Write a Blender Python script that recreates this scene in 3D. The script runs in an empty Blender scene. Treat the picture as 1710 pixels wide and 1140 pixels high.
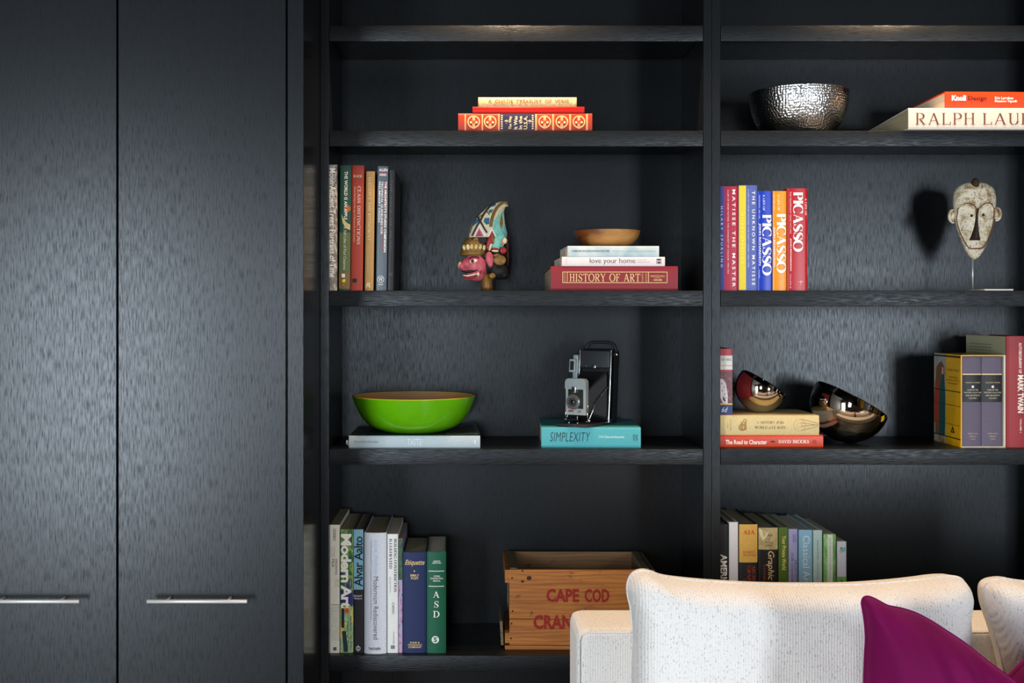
import bpy, bmesh, math, random
from mathutils import Vector, Matrix
random.seed(7)
SC = bpy.context.scene
COL = SC.collection

# ------------------------------------------------------------------ camera, world, light, exposure
S = 0.0015            # metres per photograph pixel on the bookcase front plane (Y = 0)
D = 2.858             # camera distance from that plane
CX, CY = 782.0, 522.0 # principal point of the (shifted) lens in the 1710 x 1140 frame
ZC = 1.40             # camera height
cam_d = bpy.data.cameras.new('camera')
cam = bpy.data.objects.new('camera', cam_d); COL.objects.link(cam)
cam.location = (0, -D, ZC); cam.rotation_euler = (math.radians(90), 0, 0)
cam_d.sensor_width = 36.0; cam_d.lens = 36.0 * D / (1710 * S)
cam_d.shift_x = (855 - CX) / 1710; cam_d.shift_y = -(570 - CY) / 1710
cam_d.clip_start = 0.05
SC.camera = cam

w = bpy.data.worlds.new('sky'); SC.world = w; w.use_nodes = True
w.node_tree.nodes['Background'].inputs[0].default_value = (0.62, 0.76, 1.0, 1)
w.node_tree.nodes['Background'].inputs[1].default_value = 0.6

VS = SC.view_settings
VS.view_transform = 'Standard'; VS.look = 'None'; VS.gamma = 1.0; VS.use_curve_mapping = False
VS.exposure = -0.15

WIN = [  # window openings in the wall behind the camera: x0, x1, z0, z1, power
    (-2.80, -1.70, 0.06, 2.02, 250.0),
    (2.20, 3.00, 0.45, 2.02, 180.0),
    (-0.80, -0.10, 0.85, 1.95, 52.0),
]
YW = -4.55            # plane of that wall
def window_light(x0, x1, z0, z1, power):
    ld = bpy.data.lights.new('window_daylight', 'AREA'); ld.shape = 'RECTANGLE'
    ld.size = x1 - x0; ld.size_y = z1 - z0; ld.energy = power; ld.color = (0.86, 0.93, 1.0)
    o = bpy.data.objects.new('window_daylight', ld); COL.objects.link(o)
    o.location = ((x0 + x1) / 2, YW - 0.06, (z0 + z1) / 2); o.rotation_euler = (math.radians(90), 0, 0)
    o.rotation_euler = (math.radians(-90), 0, math.radians(180))
for wn in WIN: window_light(*wn)

# ------------------------------------------------------------------ helpers
def fac(Y): return S * (D + Y) / D
def wx(px, Y=0.0): return (px - CX) * fac(Y)
def wz(py, Y=0.0): return ZC + (CY - py) * fac(Y)

def lin(h):
    if not isinstance(h, str): return tuple(h)
    h = h.lstrip('#'); out = []
    for i in (0, 2, 4):
        c = int(h[i:i+2], 16) / 255.0
        out.append(c / 12.92 if c <= 0.04045 else ((c + 0.055) / 1.055) ** 2.4)
    return tuple(out)

class NT:
    def __init__(s, name):
        s.m = bpy.data.materials.new(name); s.m.use_nodes = True
        s.t = s.m.node_tree; s.b = s.t.nodes['Principled BSDF']
    def n(s, typ, **kw):
        nd = s.t.nodes.new(typ)
        for k, v in kw.items():
            if k in nd.inputs: nd.inputs[k].default_value = v
            else: setattr(nd, k, v)
        return nd
    def l(s, a, b): s.t.links.new(a, b)
    def coords(s, scale=(1, 1, 1), rot=(0, 0, 0), loc=(0, 0, 0)):
        tc = s.n('ShaderNodeTexCoord'); mp = s.n('ShaderNodeMapping')
        mp.inputs['Scale'].default_value = scale; mp.inputs['Rotation'].default_value = rot; mp.inputs['Location'].default_value = loc
        s.l(tc.outputs['Object'], mp.inputs['Vector']); return mp.outputs['Vector']
    def noise(s, vec, scale=1.0, detail=2.0, rough=0.5, dist=0.0):
        nd = s.n('ShaderNodeTexNoise'); nd.inputs['Scale'].default_value = scale
        nd.inputs['Detail'].default_value = detail; nd.inputs['Roughness'].default_value = rough; nd.inputs['Distortion'].default_value = dist
        s.l(vec, nd.inputs['Vector']); return nd.outputs['Fac']
    def ramp(s, f, stops, interp='LINEAR'):
        nd = s.n('ShaderNodeValToRGB'); cr = nd.color_ramp; cr.interpolation = interp
        while len(cr.elements) < len(stops): cr.elements.new(0.5)
        for e, (p, c) in zip(cr.elements, stops):
            e.position = p; c = lin(c) if isinstance(c, str) else c
            e.color = (c[0], c[1], c[2], 1) if hasattr(c, '__len__') else (c, c, c, 1)
        s.l(f, nd.inputs['Fac']); return nd.outputs['Color']
    def mix(s, f, a, b, mode='MIX'):
        nd = s.n('ShaderNodeMix', data_type='RGBA', blend_type=mode)
        for i, v in ((0, f), (6, a), (7, b)):
            sock = nd.inputs[i]
            if hasattr(v, 'node'): s.l(v, sock)
            elif i == 0: sock.default_value = v
            else:
                v = lin(v); sock.default_value = (v[0], v[1], v[2], 1)
        return nd.outputs[2]
    def bump(s, h, strength=0.3, dist=0.001):
        nd = s.n('ShaderNodeBump'); nd.inputs['Strength'].default_value = strength; nd.inputs['Distance'].default_value = dist
        s.l(h, nd.inputs['Height']); s.l(nd.outputs['Normal'], s.b.inputs['Normal'])
    def set(s, col=None, rough=None, metal=None, spec=None, **kw):
        if col is not None:
            if hasattr(col, 'node'): s.l(col, s.b.inputs['Base Color'])
            else:
                c = lin(col); s.b.inputs['Base Color'].default_value = (c[0], c[1], c[2], 1)
        if rough is not None:
            if hasattr(rough, 'node'): s.l(rough, s.b.inputs['Roughness'])
            else: s.b.inputs['Roughness'].default_value = rough
        if metal is not None: s.b.inputs['Metallic'].default_value = metal
        if spec is not None: s.b.inputs['Specular IOR Level'].default_value = spec
        for k, v in kw.items(): s.b.inputs[k.replace('_', ' ')].default_value = v
        return s.m

_mc = {}
def paint(col, rough=0.5, metal=0.0, var=0.06, spec=0.3, scale=260.0):
    """plain procedural finish: one colour with faint mottling and fine relief"""
    key = (col, rough, metal, var, spec, scale)
    if key in _mc: return _mc[key]
    t = NT('finish_%s' % (col.lstrip('#') if isinstance(col, str) else len(_mc)))
    v = t.coords((1, 1, 1)); f = t.noise(v, scale, 2.0)
    c = lin(col)
    a = tuple(max(0, x * (1 - var)) for x in c); b = tuple(min(1, x * (1 + var)) for x in c)
    t.set(t.ramp(f, [(0.3, a), (0.7, b)]), rough, metal, spec)
    _mc[key] = t.m; return t.m

def wood_black(name, axis, rough=0.36, relief=0.10, base=('07090b', '0e1114')):
    t = NT(name)
    sc = [330.0, 330.0, 330.0]; sc[axis] = 34.0
    s2 = [95.0, 95.0, 95.0]; s2[axis] = 1.6
    f = t.noise(t.coords(sc), 1.0, 4.0, 0.6, 0.15)
    g = t.noise(t.coords(s2), 1.0, 2.0, 0.5, 0.4)
    pores = t.ramp(f, [(0.32, 0.0), (0.56, 1.0)])
    c = t.mix(pores, '050608', t.mix(g, base[0], base[1]))
    r = t.ramp(f, [(0.30, rough + 0.10), (0.58, rough)])
    t.bump(pores, relief, 0.0005)
    t.b.inputs['Specular Tint'].default_value = (0.88, 0.95, 1.0, 1)
    t.l(t.ramp(f, [(0.30, 0.20), (0.52, 0.35)]), t.b.inputs['Specular IOR Level'])
    return t.set(c, r, 0.0)

def mesh_obj(name, bm, m, parent=None, smooth=False, loc=None):
    me = bpy.data.meshes.new(name); bm.normal_update(); bm.to_mesh(me); bm.free()
    if m is not None:
        for q in (m if isinstance(m, (list, tuple)) else [m]): me.materials.append(q)
    if smooth:
        for p in me.polygons: p.use_smooth = True
    o = bpy.data.objects.new(name, me); COL.objects.link(o)
    if parent is not None: o.parent = parent
    if loc is not None: o.location = loc
    return o
def smooth_by_angle(o, ang=35):
    me = o.data
    bm = bmesh.new(); bm.from_mesh(me)
    for f in bm.faces: f.smooth = True
    for e in bm.edges:
        if len(e.link_faces) == 2 and e.calc_face_angle(0) > math.radians(ang): e.smooth = False
    bm.to_mesh(me); bm.free(); return o
def tag(o, label=None, cat=None, group=None, kind=None):
    if label: o['label'] = label
    if cat: o['category'] = cat
    if group: o['group'] = group
    if kind: o['kind'] = kind
    return o
def thing(name, label, cat, loc=(0, 0, 0), rot=(0, 0, 0), group=None):
    o = bpy.data.objects.new(name, None); COL.objects.link(o); o.empty_display_size = 0.05
    o.location = loc; o.rotation_euler = rot
    return tag(o, label, cat, group)

def box(bm, x0, x1, y0, y1, z0, z1, bev=0.0, seg=2, M=None):
    vs = [bm.verts.new(p) for p in ((x0,y0,z0),(x1,y0,z0),(x1,y1,z0),(x0,y1,z0),(x0,y0,z1),(x1,y0,z1),(x1,y1,z1),(x0,y1,z1))]
    fs = [bm.faces.new([vs[i] for i in q]) for q in ((3,2,1,0),(4,5,6,7),(0,1,5,4),(1,2,6,5),(2,3,7,6),(3,0,4,7))]
    if bev > 0:
        es = list({e for f in fs for e in f.edges})
        r = bmesh.ops.bevel(bm, geom=es, offset=bev, segments=seg, profile=0.6, affect='EDGES')
        vs = list({v for f in r['faces'] for v in f.verts} | {v for v in vs if v.is_valid})
    if M is not None: bmesh.ops.transform(bm, matrix=M, verts=[v for v in vs if v.is_valid])
    return vs
def boxo(name, dims, m, parent=None, bev=0.0, seg=2):
    bm = bmesh.new(); box(bm, *dims, bev=bev, seg=seg); return mesh_obj(name, bm, m, parent)
def lathe(bm, prof, n=48, M=None, caps=(False, False)):
    rings = []; allv = []
    for (r, z) in prof:
        if r < 1e-6:
            v = bm.verts.new((0, 0, z)); rings.append([v]); allv.append(v)
        else:
            ring = [bm.verts.new((r*math.cos(2*math.pi*i/n), r*math.sin(2*math.pi*i/n), z)) for i in range(n)]
            rings.append(ring); allv += ring
    for a, b in zip(rings, rings[1:]):
        for i in range(n):
            j = (i + 1) % n
            if len(a) == 1 and len(b) == 1: continue
            if len(a) == 1: bm.faces.new((a[0], b[j], b[i]))
            elif len(b) == 1: bm.faces.new((a[i], a[j], b[0]))
            else: bm.faces.new((a[i], a[j], b[j], b[i]))
    if caps[0] and len(rings[0]) > 1: bm.faces.new(list(reversed(rings[0])))
    if caps[1] and len(rings[-1]) > 1: bm.faces.new(rings[-1])
    if M is not None: bmesh.ops.transform(bm, matrix=M, verts=allv)
    return allv
def tube(bm, pts, r, n=8, closed=False):
    pts = [Vector(p) for p in pts]; rr = r if hasattr(r, '__len__') else [r] * len(pts)
    rings = []; up = Vector((0.3, 0.2, 1)).normalized(); prev = None
    for i, p in enumerate(pts):
        if closed: t = pts[(i+1) % len(pts)] - pts[i-1]
        else: t = pts[min(i+1, len(pts)-1)] - pts[max(i-1, 0)]
        t = t.normalized() if t.length > 1e-9 else Vector((0, 0, 1))
        if prev is None:
            a = t.cross(up)
            if a.length < 1e-3: a = t.cross(Vector((1, 0, 0)))
        else: a = prev - t * prev.dot(t)
        a.normalize(); b = t.cross(a); prev = a
        rings.append([bm.verts.new(p + (a*math.cos(2*math.pi*k/n) + b*math.sin(2*math.pi*k/n)) * rr[i]) for k in range(n)])
    m = len(rings)
    for i in range(m if closed else m - 1):
        A, B = rings[i], rings[(i+1) % m]
        for k in range(n): bm.faces.new((A[k], A[(k+1) % n], B[(k+1) % n], B[k]))
    if not closed:
        bm.faces.new(list(reversed(rings[0]))); bm.faces.new(rings[-1])
def ellipsoid(bm, c, r, seg=20, rings=14, M=None):
    ret = bmesh.ops.create_uvsphere(bm, u_segments=seg, v_segments=rings, radius=1.0)
    mm = Matrix.Translation(c) @ (M if M is not None else Matrix.Identity(4)) @ Matrix.Diagonal((r[0], r[1], r[2], 1))
    bmesh.ops.transform(bm, matrix=mm, verts=ret['verts'])
def prism(bm, poly, y0, y1, smoothn=None):
    """2D polygon in x,z extruded along y"""
    a = [bm.verts.new((x, y0, z)) for x, z in poly]; b = [bm.verts.new((x, y1, z)) for x, z in poly]
    n = len(poly); bm.faces.new(a); bm.faces.new(list(reversed(b)))
    for i in range(n): bm.faces.new((a[(i+1) % n], a[i], b[i], b[(i+1) % n]))
def catmull(pts, n=8):
    out = []
    P = [pts[0]] + list(pts) + [pts[-1]]
    for i in range(1, len(P) - 2):
        for k in range(n):
            t = k / n
            out.append(tuple(0.5 * ((2*b) + (-a + c)*t + (2*a - 5*b + 4*c - d)*t*t + (-a + 3*b - 3*c + d)*t**3)
                             for a, b, c, d in zip(P[i-1], P[i], P[i+1], P[i+2])))
    out.append(tuple(pts[-1])); return out

# ------------------------------------------------------------------ lettering
def sans_mesh(s, bold=0.0, shear=0.0, space=1.0):
    cu = bpy.data.curves.new('lettering', 'FONT'); cu.body = s; cu.size = 1.0; cu.resolution_u = 2
    cu.offset = bold; cu.shear = shear; cu.space_character = space
    o = bpy.data.objects.new('lettering', cu); COL.objects.link(o)
    dg = bpy.context.evaluated_depsgraph_get(); dg.update()
    me = bpy.data.meshes.new_from_object(o.evaluated_get(dg))
    vs = [(v.co.x, v.co.y) for v in me.vertices]; fs = [tuple(p.vertices) for p in me.polygons]
    bpy.data.objects.remove(o); bpy.data.curves.remove(cu); bpy.data.meshes.remove(me)
    return vs, fs

def serif_mesh(s, tk=0.14, tn=0.045, gap=0.10, sl=0.09):
    """Roman capitals with thick and thin strokes and slab-thin serifs, cap height 1"""
    V, F = [], []
    def strip(pts, ws):
        base = len(V); n = len(pts)
        if not hasattr(ws, '__len__'): ws = [ws] * n
        for i, p in enumerate(pts):
            a = pts[max(0, i-1)]; b = pts[min(n-1, i+1)]
            dx, dy = b[0]-a[0], b[1]-a[1]; L = math.hypot(dx, dy) or 1
            nx, ny = -dy/L*ws[i]/2, dx/L*ws[i]/2
            V.append((p[0]+nx, p[1]+ny)); V.append((p[0]-nx, p[1]-ny))
        for i in range(n-1): F.append((base+2*i, base+2*i+1, base+2*i+3, base+2*i+2))
    x0 = 0.0
    for ch in s:
        def L(ax, ay, bx, by, w): strip([(x0+ax, ay), (x0+bx, by)], w)
        def ser(x, y, half=None):
            h = half or (tk/2 + sl); yy = tn/2 if y == 0 else 1 - tn/2
            strip([(x0+x-h, yy), (x0+x+h, yy)], tn)
        def stem(x, w=tk, a=True, b=True):
            L(x, 0, x, 1, w)
            if a: ser(x, 0, w/2 + sl)
            if b: ser(x, 1, w/2 + sl)
        def arc(cx, cy, rx, ry, a0, a1, n=18):
            pts, ws = [], []
            for i in range(n+1):
                a = math.radians(a0 + (a1-a0)*i/n)
                pts.append((x0+cx+rx*math.cos(a), cy+ry*math.sin(a))); ws.append(tn + (tk*1.08-tn)*abs(math.cos(a))**1.4)
            strip(pts, ws)
        m = sl + tk/2
        if ch == ' ': w_ = 0.38
        elif ch == 'I': stem(m); w_ = 2*m
        elif ch == 'H': stem(m); stem(m+.52); L(m, .52, m+.52, .52, tn); w_ = .52+2*m
        elif ch == 'L': stem(m); L(m, tn/2, m+.48, tn/2, tn); L(m+.48, 0, m+.48, .24, tn*1.2); w_ = m+.5
        elif ch == 'T': stem(.38, b=False); L(0, 1-tn/2, .76, 1-tn/2, tn); L(.02, 1, .02, .76, tn*1.2); L(.74, 1, .74, .76, tn*1.2); w_ = .76
        elif ch in 'EF':
            stem(m, a=(ch == 'F')); L(m, 1-tn/2, m+.45, 1-tn/2, tn); L(m+.45, 1, m+.45, .78, tn*1.2)
            L(m, .52, m+.3, .52, tn); L(m+.3, .42, m+.3, .62, tn)
            if ch == 'E': L(m-sl-tk/2, tn/2, m+.48, tn/2, tn); L(m+.48, 0, m+.48, .24, tn*1.2)
            w_ = m+.5
        elif ch in 'PRB':
            stem(m); L(m, 1-tn/2, m+.2, 1-tn/2, tn); L(m, .48, m+.2, .48, tn); arc(m+.18, .735, .28, .245, 90, -90)
            w_ = m+.5
            if ch == 'R': strip([(x0+m+.16, .48), (x0+m+.3, .3), (x0+m+.5, 0)], [tk*.8, tk, tk]); w_ = m+.62; ser(m+.52, 0, .1)
            if ch == 'B': L(m, tn/2, m+.22, tn/2, tn); arc(m+.2, .25, .33, .23, 90, -90); w_ = m+.58
        elif ch == 'D': stem(m); L(m, 1-tn/2, m+.2, 1-tn/2, tn); L(m, tn/2, m+.2, tn/2, tn); arc(m+.18, .5, .42, .5-tn/2, 90, -90); w_ = m+.68
        elif ch in 'CG':
            arc(.45, .5, .42, .5, 48, 312); L(.73, .68, .73, .98, tn*1.2); w_ = .74 if ch == 'C' else .84
            if ch == 'G': L(.74, .02, .74, .42, tk); ser(.74, 0, .01); L(.6, .42, .88, .42, tn)
        elif ch == 'O': arc(.45, .5, .42, .5, 0, 360, 28); w_ = .9
        elif ch == 'S':
            P = [(.58,.72),(.54,.9),(.36,.985),(.16,.9),(.1,.74),(.2,.58),(.4,.46),(.56,.33),(.58,.2),(.46,.06),(.28,.015),(.1,.1),(.05,.28)]
            W = [tn,tn,tn,.5*tk,.85*tk,1.05*tk,1.2*tk,1.05*tk,.85*tk,.5*tk,tn,tn,tn]
            c = catmull([(p[0], p[1], q) for p, q in zip(P, W)], 4)
            strip([(x0+a, b) for a, b, _ in c], [max(tn*.8, q) for _, _, q in c]); L(.6, .7, .6, .98, tn); L(.04, .02, .04, .3, tn); w_ = .66
        elif ch == 'U': L(m, .3, m, 1, tk); ser(m, 1); L(m+.5, .3, m+.5, 1, tn*1.2); ser(m+.5, 1, sl); arc(m+.25, .3, .25, .29, 180, 360); w_ = .5+m+sl
        elif ch == 'A': L(.08, 0, .4, 1, tn*1.2); L(.4, .98, .72, 0, tk); L(.2, .34, .6, .34, tn); ser(.08, 0, sl*.9); ser(.72, 0); w_ = .82
        elif ch == 'V': L(.1, 1, .42, 0, tk); L(.42, 0, .72, 1, tn*1.2); ser(.1, 1); ser(.72, 1, sl); w_ = .8
        elif ch == 'W': L(.1, 1, .36, 0, tk); L(.36, 0, .56, 1, tn*1.2); L(.56, 1, .82, 0, tk); L(.82, 0, 1.04, 1, tn*1.2); ser(.1, 1); ser(.56, 1, sl); ser(1.04, 1, sl); w_ = 1.12
        elif ch == 'Y': L(.08, 1, .4, .45, tk); L(.4, .45, .7, 1, tn*1.2); L(.4, 0, .4, .5, tk); ser(.4, 0); ser(.08, 1); ser(.7, 1, sl); w_ = .8
        elif ch == 'M': L(m, 0, m, 1, tn*1.2); ser(m, 0, sl); L(m, 1, m+.34, 0, tk); L(m+.34, 0, m+.66, 1, tn*1.2); stem(m+.66); w_ = .66+2*m
        elif ch == 'N': L(m, 0, m, 1, tn*1.2); ser(m, 0, sl); ser(m, 1, sl); L(m, 1, m+.52, 0, tk); L(m+.52, 0, m+.52, 1, tn*1.2); ser(m+.52, 1, sl); w_ = .52+2*m
        elif ch == 'K': stem(m); L(m, .4, m+.46, 1, tn*1.2); L(m+.14, .55, m+.52, 0, tk); ser(m+.54, 0, sl); ser(m+.46, 1, sl); w_ = m+.64
        elif ch == 'X': L(.08, 1, .62, 0, tk); L(.08, 0, .62, 1, tn*1.2); ser(.08, 1); ser(.62, 0); w_ = .7
        elif ch == 'J': L(m+.2, .25, m+.2, 1, tk); ser(m+.2, 1); arc(m, .22, .2, .2, 0, -150); w_ = m+.34
        else: L(.03, .02, .11, .02, .06); w_ = .14
        x0 += w_ + gap
    return V, F

class Print:
    """flat print laid on a front surface: y = surf(x, z) - lift"""
    def __init__(s, root, Y, xc, z0, surf, inv=None):
        s.root, s.Y, s.xc, s.z0, s.surf = root, Y, xc, z0, surf
    def loc(s, px, py): return (px - CX) * fac(s.Y) - s.xc, ZC + (CY - py) * fac(s.Y) - s.z0
    def text(s, body, rect, col, rot=0, font='sans', bold=0.0, lift=0.0009, name='title_lettering', shear=0.0, space=1.0, rough=0.5, metal=0.0, **kw):
        if font == 'serif': V, F = serif_mesh(body, **kw)
        else: V, F = sans_mesh(body, bold, shear, space)
        if not V: return None
        a0 = min(v[0] for v in V); a1 = max(v[0] for v in V); b0 = min(v[1] for v in V); b1 = max(v[1] for v in V)
        x0, zt = s.loc(rect[0], rect[1]); x1, zb = s.loc(rect[2], rect[3])
        bm = bmesh.new(); vs = []
        for a, b in V:
            u = (a - a0) / (a1 - a0); v = (b - b0) / (b1 - b0)
            if rot == 0: x, z = x0 + u*(x1-x0), zb + v*(zt-zb)
            elif rot == 1: x, z = x0 + v*(x1-x0), zt - u*(zt-zb)      # reads downwards
            else: x, z = x1 - v*(x1-x0), zb + u*(zt-zb)               # reads upwards
            vs.append(bm.verts.new((x, s.surf(x, z) - lift, z)))
        for f in F:
            try: bm.faces.new([vs[i] for i in f])
            except ValueError: pass
        for f in bm.faces:
            f.normal_update()
            if f.normal.y > 0: f.normal_flip()
        return mesh_obj(name, bm, paint(col, rough, metal, 0.02), s.root)
    def patch(s, rect, m, name='colour_panel', lift=0.0004, n=6, poly=None):
        bm = bmesh.new()
        if poly:
            P = [s.loc(*p) for p in poly]
            vs = [bm.verts.new((x, s.surf(x, z) - lift, z)) for x, z in P]; bm.faces.new(vs)
        else:
            x0, zt = s.loc(rect[0], rect[1]); x1, zb = s.loc(rect[2], rect[3])
            g = [[bm.verts.new((x0+(x1-x0)*i/n, s.surf(x0+(x1-x0)*i/n, zb+(zt-zb)*j/n) - lift, zb+(zt-zb)*j/n)) for j in range(n+1)] for i in range(n+1)]
            for i in range(n):
                for j in range(n): bm.faces.new((g[i][j], g[i+1][j], g[i+1][j+1], g[i][j+1]))
        for f in bm.faces:
            f.normal_update()
            if f.normal.y > 0: f.normal_flip()
        return mesh_obj(name, bm, paint(m, 0.45) if isinstance(m, str) else m, s.root)
    def disc(s, c, r, m, name='emblem', lift=0.0007, n=20, r0=0.0):
        x, z = s.loc(*c); R = r * fac(s.Y); bm = bmesh.new()
        P = [(x + R*math.cos(2*math.pi*i/n), z + R*math.sin(2*math.pi*i/n)) for i in range(n)]
        a = [bm.verts.new((p, s.surf(p, q) - lift, q)) for p, q in P]
        if r0 > 0:
            k = r0 / r
            b = [bm.verts.new((x+(p-x)*k, s.surf(p, q) - lift, z+(q-z)*k)) for p, q in P]
            for i in range(n): bm.faces.new((a[i], a[(i+1) % n], b[(i+1) % n], b[i]))
        else: bm.faces.new(a)
        for f in bm.faces:
            f.normal_update()
            if f.normal.y > 0: f.normal_flip()
        return mesh_obj(name, bm, paint(m, 0.45) if isinstance(m, str) else m, s.root)

# ------------------------------------------------------------------ shared materials
WV = wood_black('black_oak_vertical_grain', 2, 0.29)
WH = wood_black('black_oak_horizontal_grain', 0, 0.36, 0.45)
WS = wood_black('black_oak_satin_side', 2, 0.16, 0.06, ('07080a', '0e0f11'))
STEEL = paint('cfcfcc', 0.35, 0.35, 0.03, 0.5)
def plaster(name, col):
    t = NT(name); v = t.coords(); f = t.noise(v, 60, 3); t.bump(f, 0.1, 0.001)
    return t.set(t.mix(f, tuple(x*.96 for x in lin(col)), tuple(min(1, x*1.03) for x in lin(col))), 0.85)
PLASTER = plaster('wall_paint', '66635f')
CEILP = plaster('ceiling_paint', '4e4c4a')
def plank_floor():
    t = NT('oak_floor'); v = t.coords((3, 90, 90)); f = t.noise(v, 1, 4, 0.6, 0.5)
    t.bump(f, 0.15, 0.0008); return t.set(t.ramp(f, [(0.3, '5d4630'), (0.7, '8a6c4c')]), 0.45)
FLOORM = plank_floor()

# ------------------------------------------------------------------ the room
XL, XR, YB, HC = -3.15, 3.6, 0.36, 2.78
def struct(name, dims, m, parent=None):
    o = boxo(name, dims, m, parent)
    if parent is None: o['kind'] = 'structure'
    return o
struct('floor', (XL, XR, YW, YB, -0.06, 0.0), FLOORM)
struct('ceiling', (XL, XR, YW, YB, HC, HC + 0.06), CEILP)
struct('wall_back', (XL, XR, YB, YB + 0.1, 0, HC), PLASTER)
struct('wall_left', (XL - 0.1, XL, YW, YB, 0, HC), PLASTER)
struct('wall_right', (XR, XR + 0.1, YW, YB, 0, HC), PLASTER)
# wall behind the camera, pieced round its two windows
bm = bmesh.new()
(a0, a1, b0, b1, _), (c0, c1, d0, d1, _), (e0, e1, g0, g1, _) = WIN
for q in ((XL, a0, 0, HC), (a0, a1, 0, b0), (a0, a1, b1, HC), (a1, e0, 0, HC), (e0, e1, 0, g0), (e0, e1, g1, HC), (e1, c0, 0, HC), (c0, c1, 0, d0), (c0, c1, d1, HC), (c1, XR, 0, HC)):
    box(bm, q[0], q[1], YW - 0.14, YW, q[2], q[3])
tag(mesh_obj('wall_front', bm, PLASTER), kind='structure')
FRAME = paint('2a2a2b', 0.4)
for k, (x0, x1, z0, z1, _) in enumerate(WIN):
    bm = bmesh.new(); t = 0.05
    box(bm, x0, x0+t, YW-0.05, YW+0.015, z0, z1); box(bm, x1-t, x1, YW-0.05, YW+0.015, z0, z1)
    box(bm, x0+t, x1-t, YW-0.05, YW+0.015, z0, z0+t); box(bm, x0+t, x1-t, YW-0.05, YW+0.015, z1-t, z1)
    wo = tag(mesh_obj('window_%d' % (k+1), bm, FRAME), kind='structure')
    xm = (x0+x1)/2; zm = z0 + (z1-z0)*0.62
    boxo('glazing_bar', (xm-0.02, xm+0.02, YW-0.045, YW-0.005, z0+t, z1-t), FRAME, wo)
    boxo('glazing_bar', (x0+t, xm-0.02, YW-0.045, YW-0.005, zm-0.02, zm+0.02), FRAME, wo)
    boxo('glazing_bar', (xm+0.02, x1-t, YW-0.045, YW-0.005, zm-0.02, zm+0.02), FRAME, wo)

# ------------------------------------------------------------------ recessed ceiling downlights (warm)
def glow(col, s):
    t = NT('lamp_glow'); t.b.inputs['Emission Color'].default_value = (*col, 1); t.b.inputs['Emission Strength'].default_value = s
    return t.set('fff4e0', 0.4)
GLOW = glow((1.0, 0.72, 0.42), 12.0)
def downlight(px, Y, power, label, cone=50, tilt=17):
    X = wx(px); r = thing('ceiling_downlight', label, 'downlight', (X, Y, HC), group='warm ceiling downlights')
    bm = bmesh.new(); lathe(bm, [(0.046, -0.001), (0.062, -0.001), (0.060, -0.006), (0.048, -0.006), (0.046, -0.001)], 40)
    mesh_obj('trim_ring', bm, paint('e6e4df', 0.4), r, True)
    bm = bmesh.new(); lathe(bm, [(0.0, -0.0015), (0.045, -0.0015)], 32); mesh_obj('lamp_lens', bm, GLOW, r)
    ld = bpy.data.lights.new('downlight_beam', 'SPOT'); ld.energy = power; ld.color = (1.0, 0.70, 0.44)
    ld.spot_size = math.radians(cone); ld.spot_blend = 1.0; ld.shadow_soft_size = 0.022
    lo = bpy.data.objects.new('downlight_beam', ld); COL.objects.link(lo); lo.parent = r
    lo.location = (0, 0, -0.03); lo.rotation_euler = (math.radians(tilt), 0, 0)
    l2 = bpy.data.lights.new('downlight_spill', 'SPOT'); l2.energy = power * 0.16; l2.color = (1.0, 0.72, 0.47)
    l2.spot_size = math.radians(125); l2.spot_blend = 1.0; l2.shadow_soft_size = 0.03
    lo = bpy.data.objects.new('downlight_spill', l2); COL.objects.link(lo); lo.parent = r; lo.location = (0, 0, -0.03)
downlight(860, -0.32, 38, 'recessed ceiling downlight above the tan and red book stack', 95, 4)
downlight(1560, -0.32, 60, 'recessed ceiling downlight above the orange and white book stack', 95, 4)
BRASS = paint('3a352c', 0.35, 0.8)
def arm_lamp(px, power, label):
    """small warm arm lamp fixed to the header, shining down the bookcase front"""
    X = wx(px); zl = 2.335; yl = -0.10
    r = thing('bookcase_arm_lamp', label, 'lamp', (X, 0, zl), group='arm lamps on the bookcase header')
    bm = bmesh.new(); tube(bm, catmull([(0, -0.001, 0.22), (0, -0.03, 0.235), (0, -0.08, 0.20), (0, yl, 0.10), (0, yl, 0.052)], 6), 0.004, 8); mesh_obj('lamp_arm', bm, BRASS, r, True)
    bm = bmesh.new(); lathe(bm, [(0.006, 0.056), (0.014, 0.05), (0.024, 0.03), (0.032, 0.0), (0.030, 0.0), (0.022, 0.03), (0.012, 0.048), (0.0, 0.05)], 28, Matrix.Translation((0, yl, 0))); mesh_obj('lamp_shade', bm, BRASS, r, True)
    bm = bmesh.new(); lathe(bm, [(0.0, 0.016), (0.022, 0.016)], 24, Matrix.Translation((0, yl, 0))); mesh_obj('lamp_lens', bm, GLOW, r)
    ld = bpy.data.lights.new('lamp_beam', 'SPOT'); ld.energy = power; ld.color = (1.0, 0.68, 0.42)
    ld.spot_size = math.radians(124); ld.spot_blend = 0.45; ld.shadow_soft_size = 0.016
    lo = bpy.data.objects.new('lamp_beam', ld); COL.objects.link(lo); lo.parent = r; lo.location = (0, yl, 0.006); lo.rotation_euler = (math.radians(6), 0, 0)
arm_lamp(862, 44, 'small arm lamp above the bay with the green bowl')
arm_lamp(1548, 28, 'small arm lamp above the bay with the carved mask')

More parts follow.
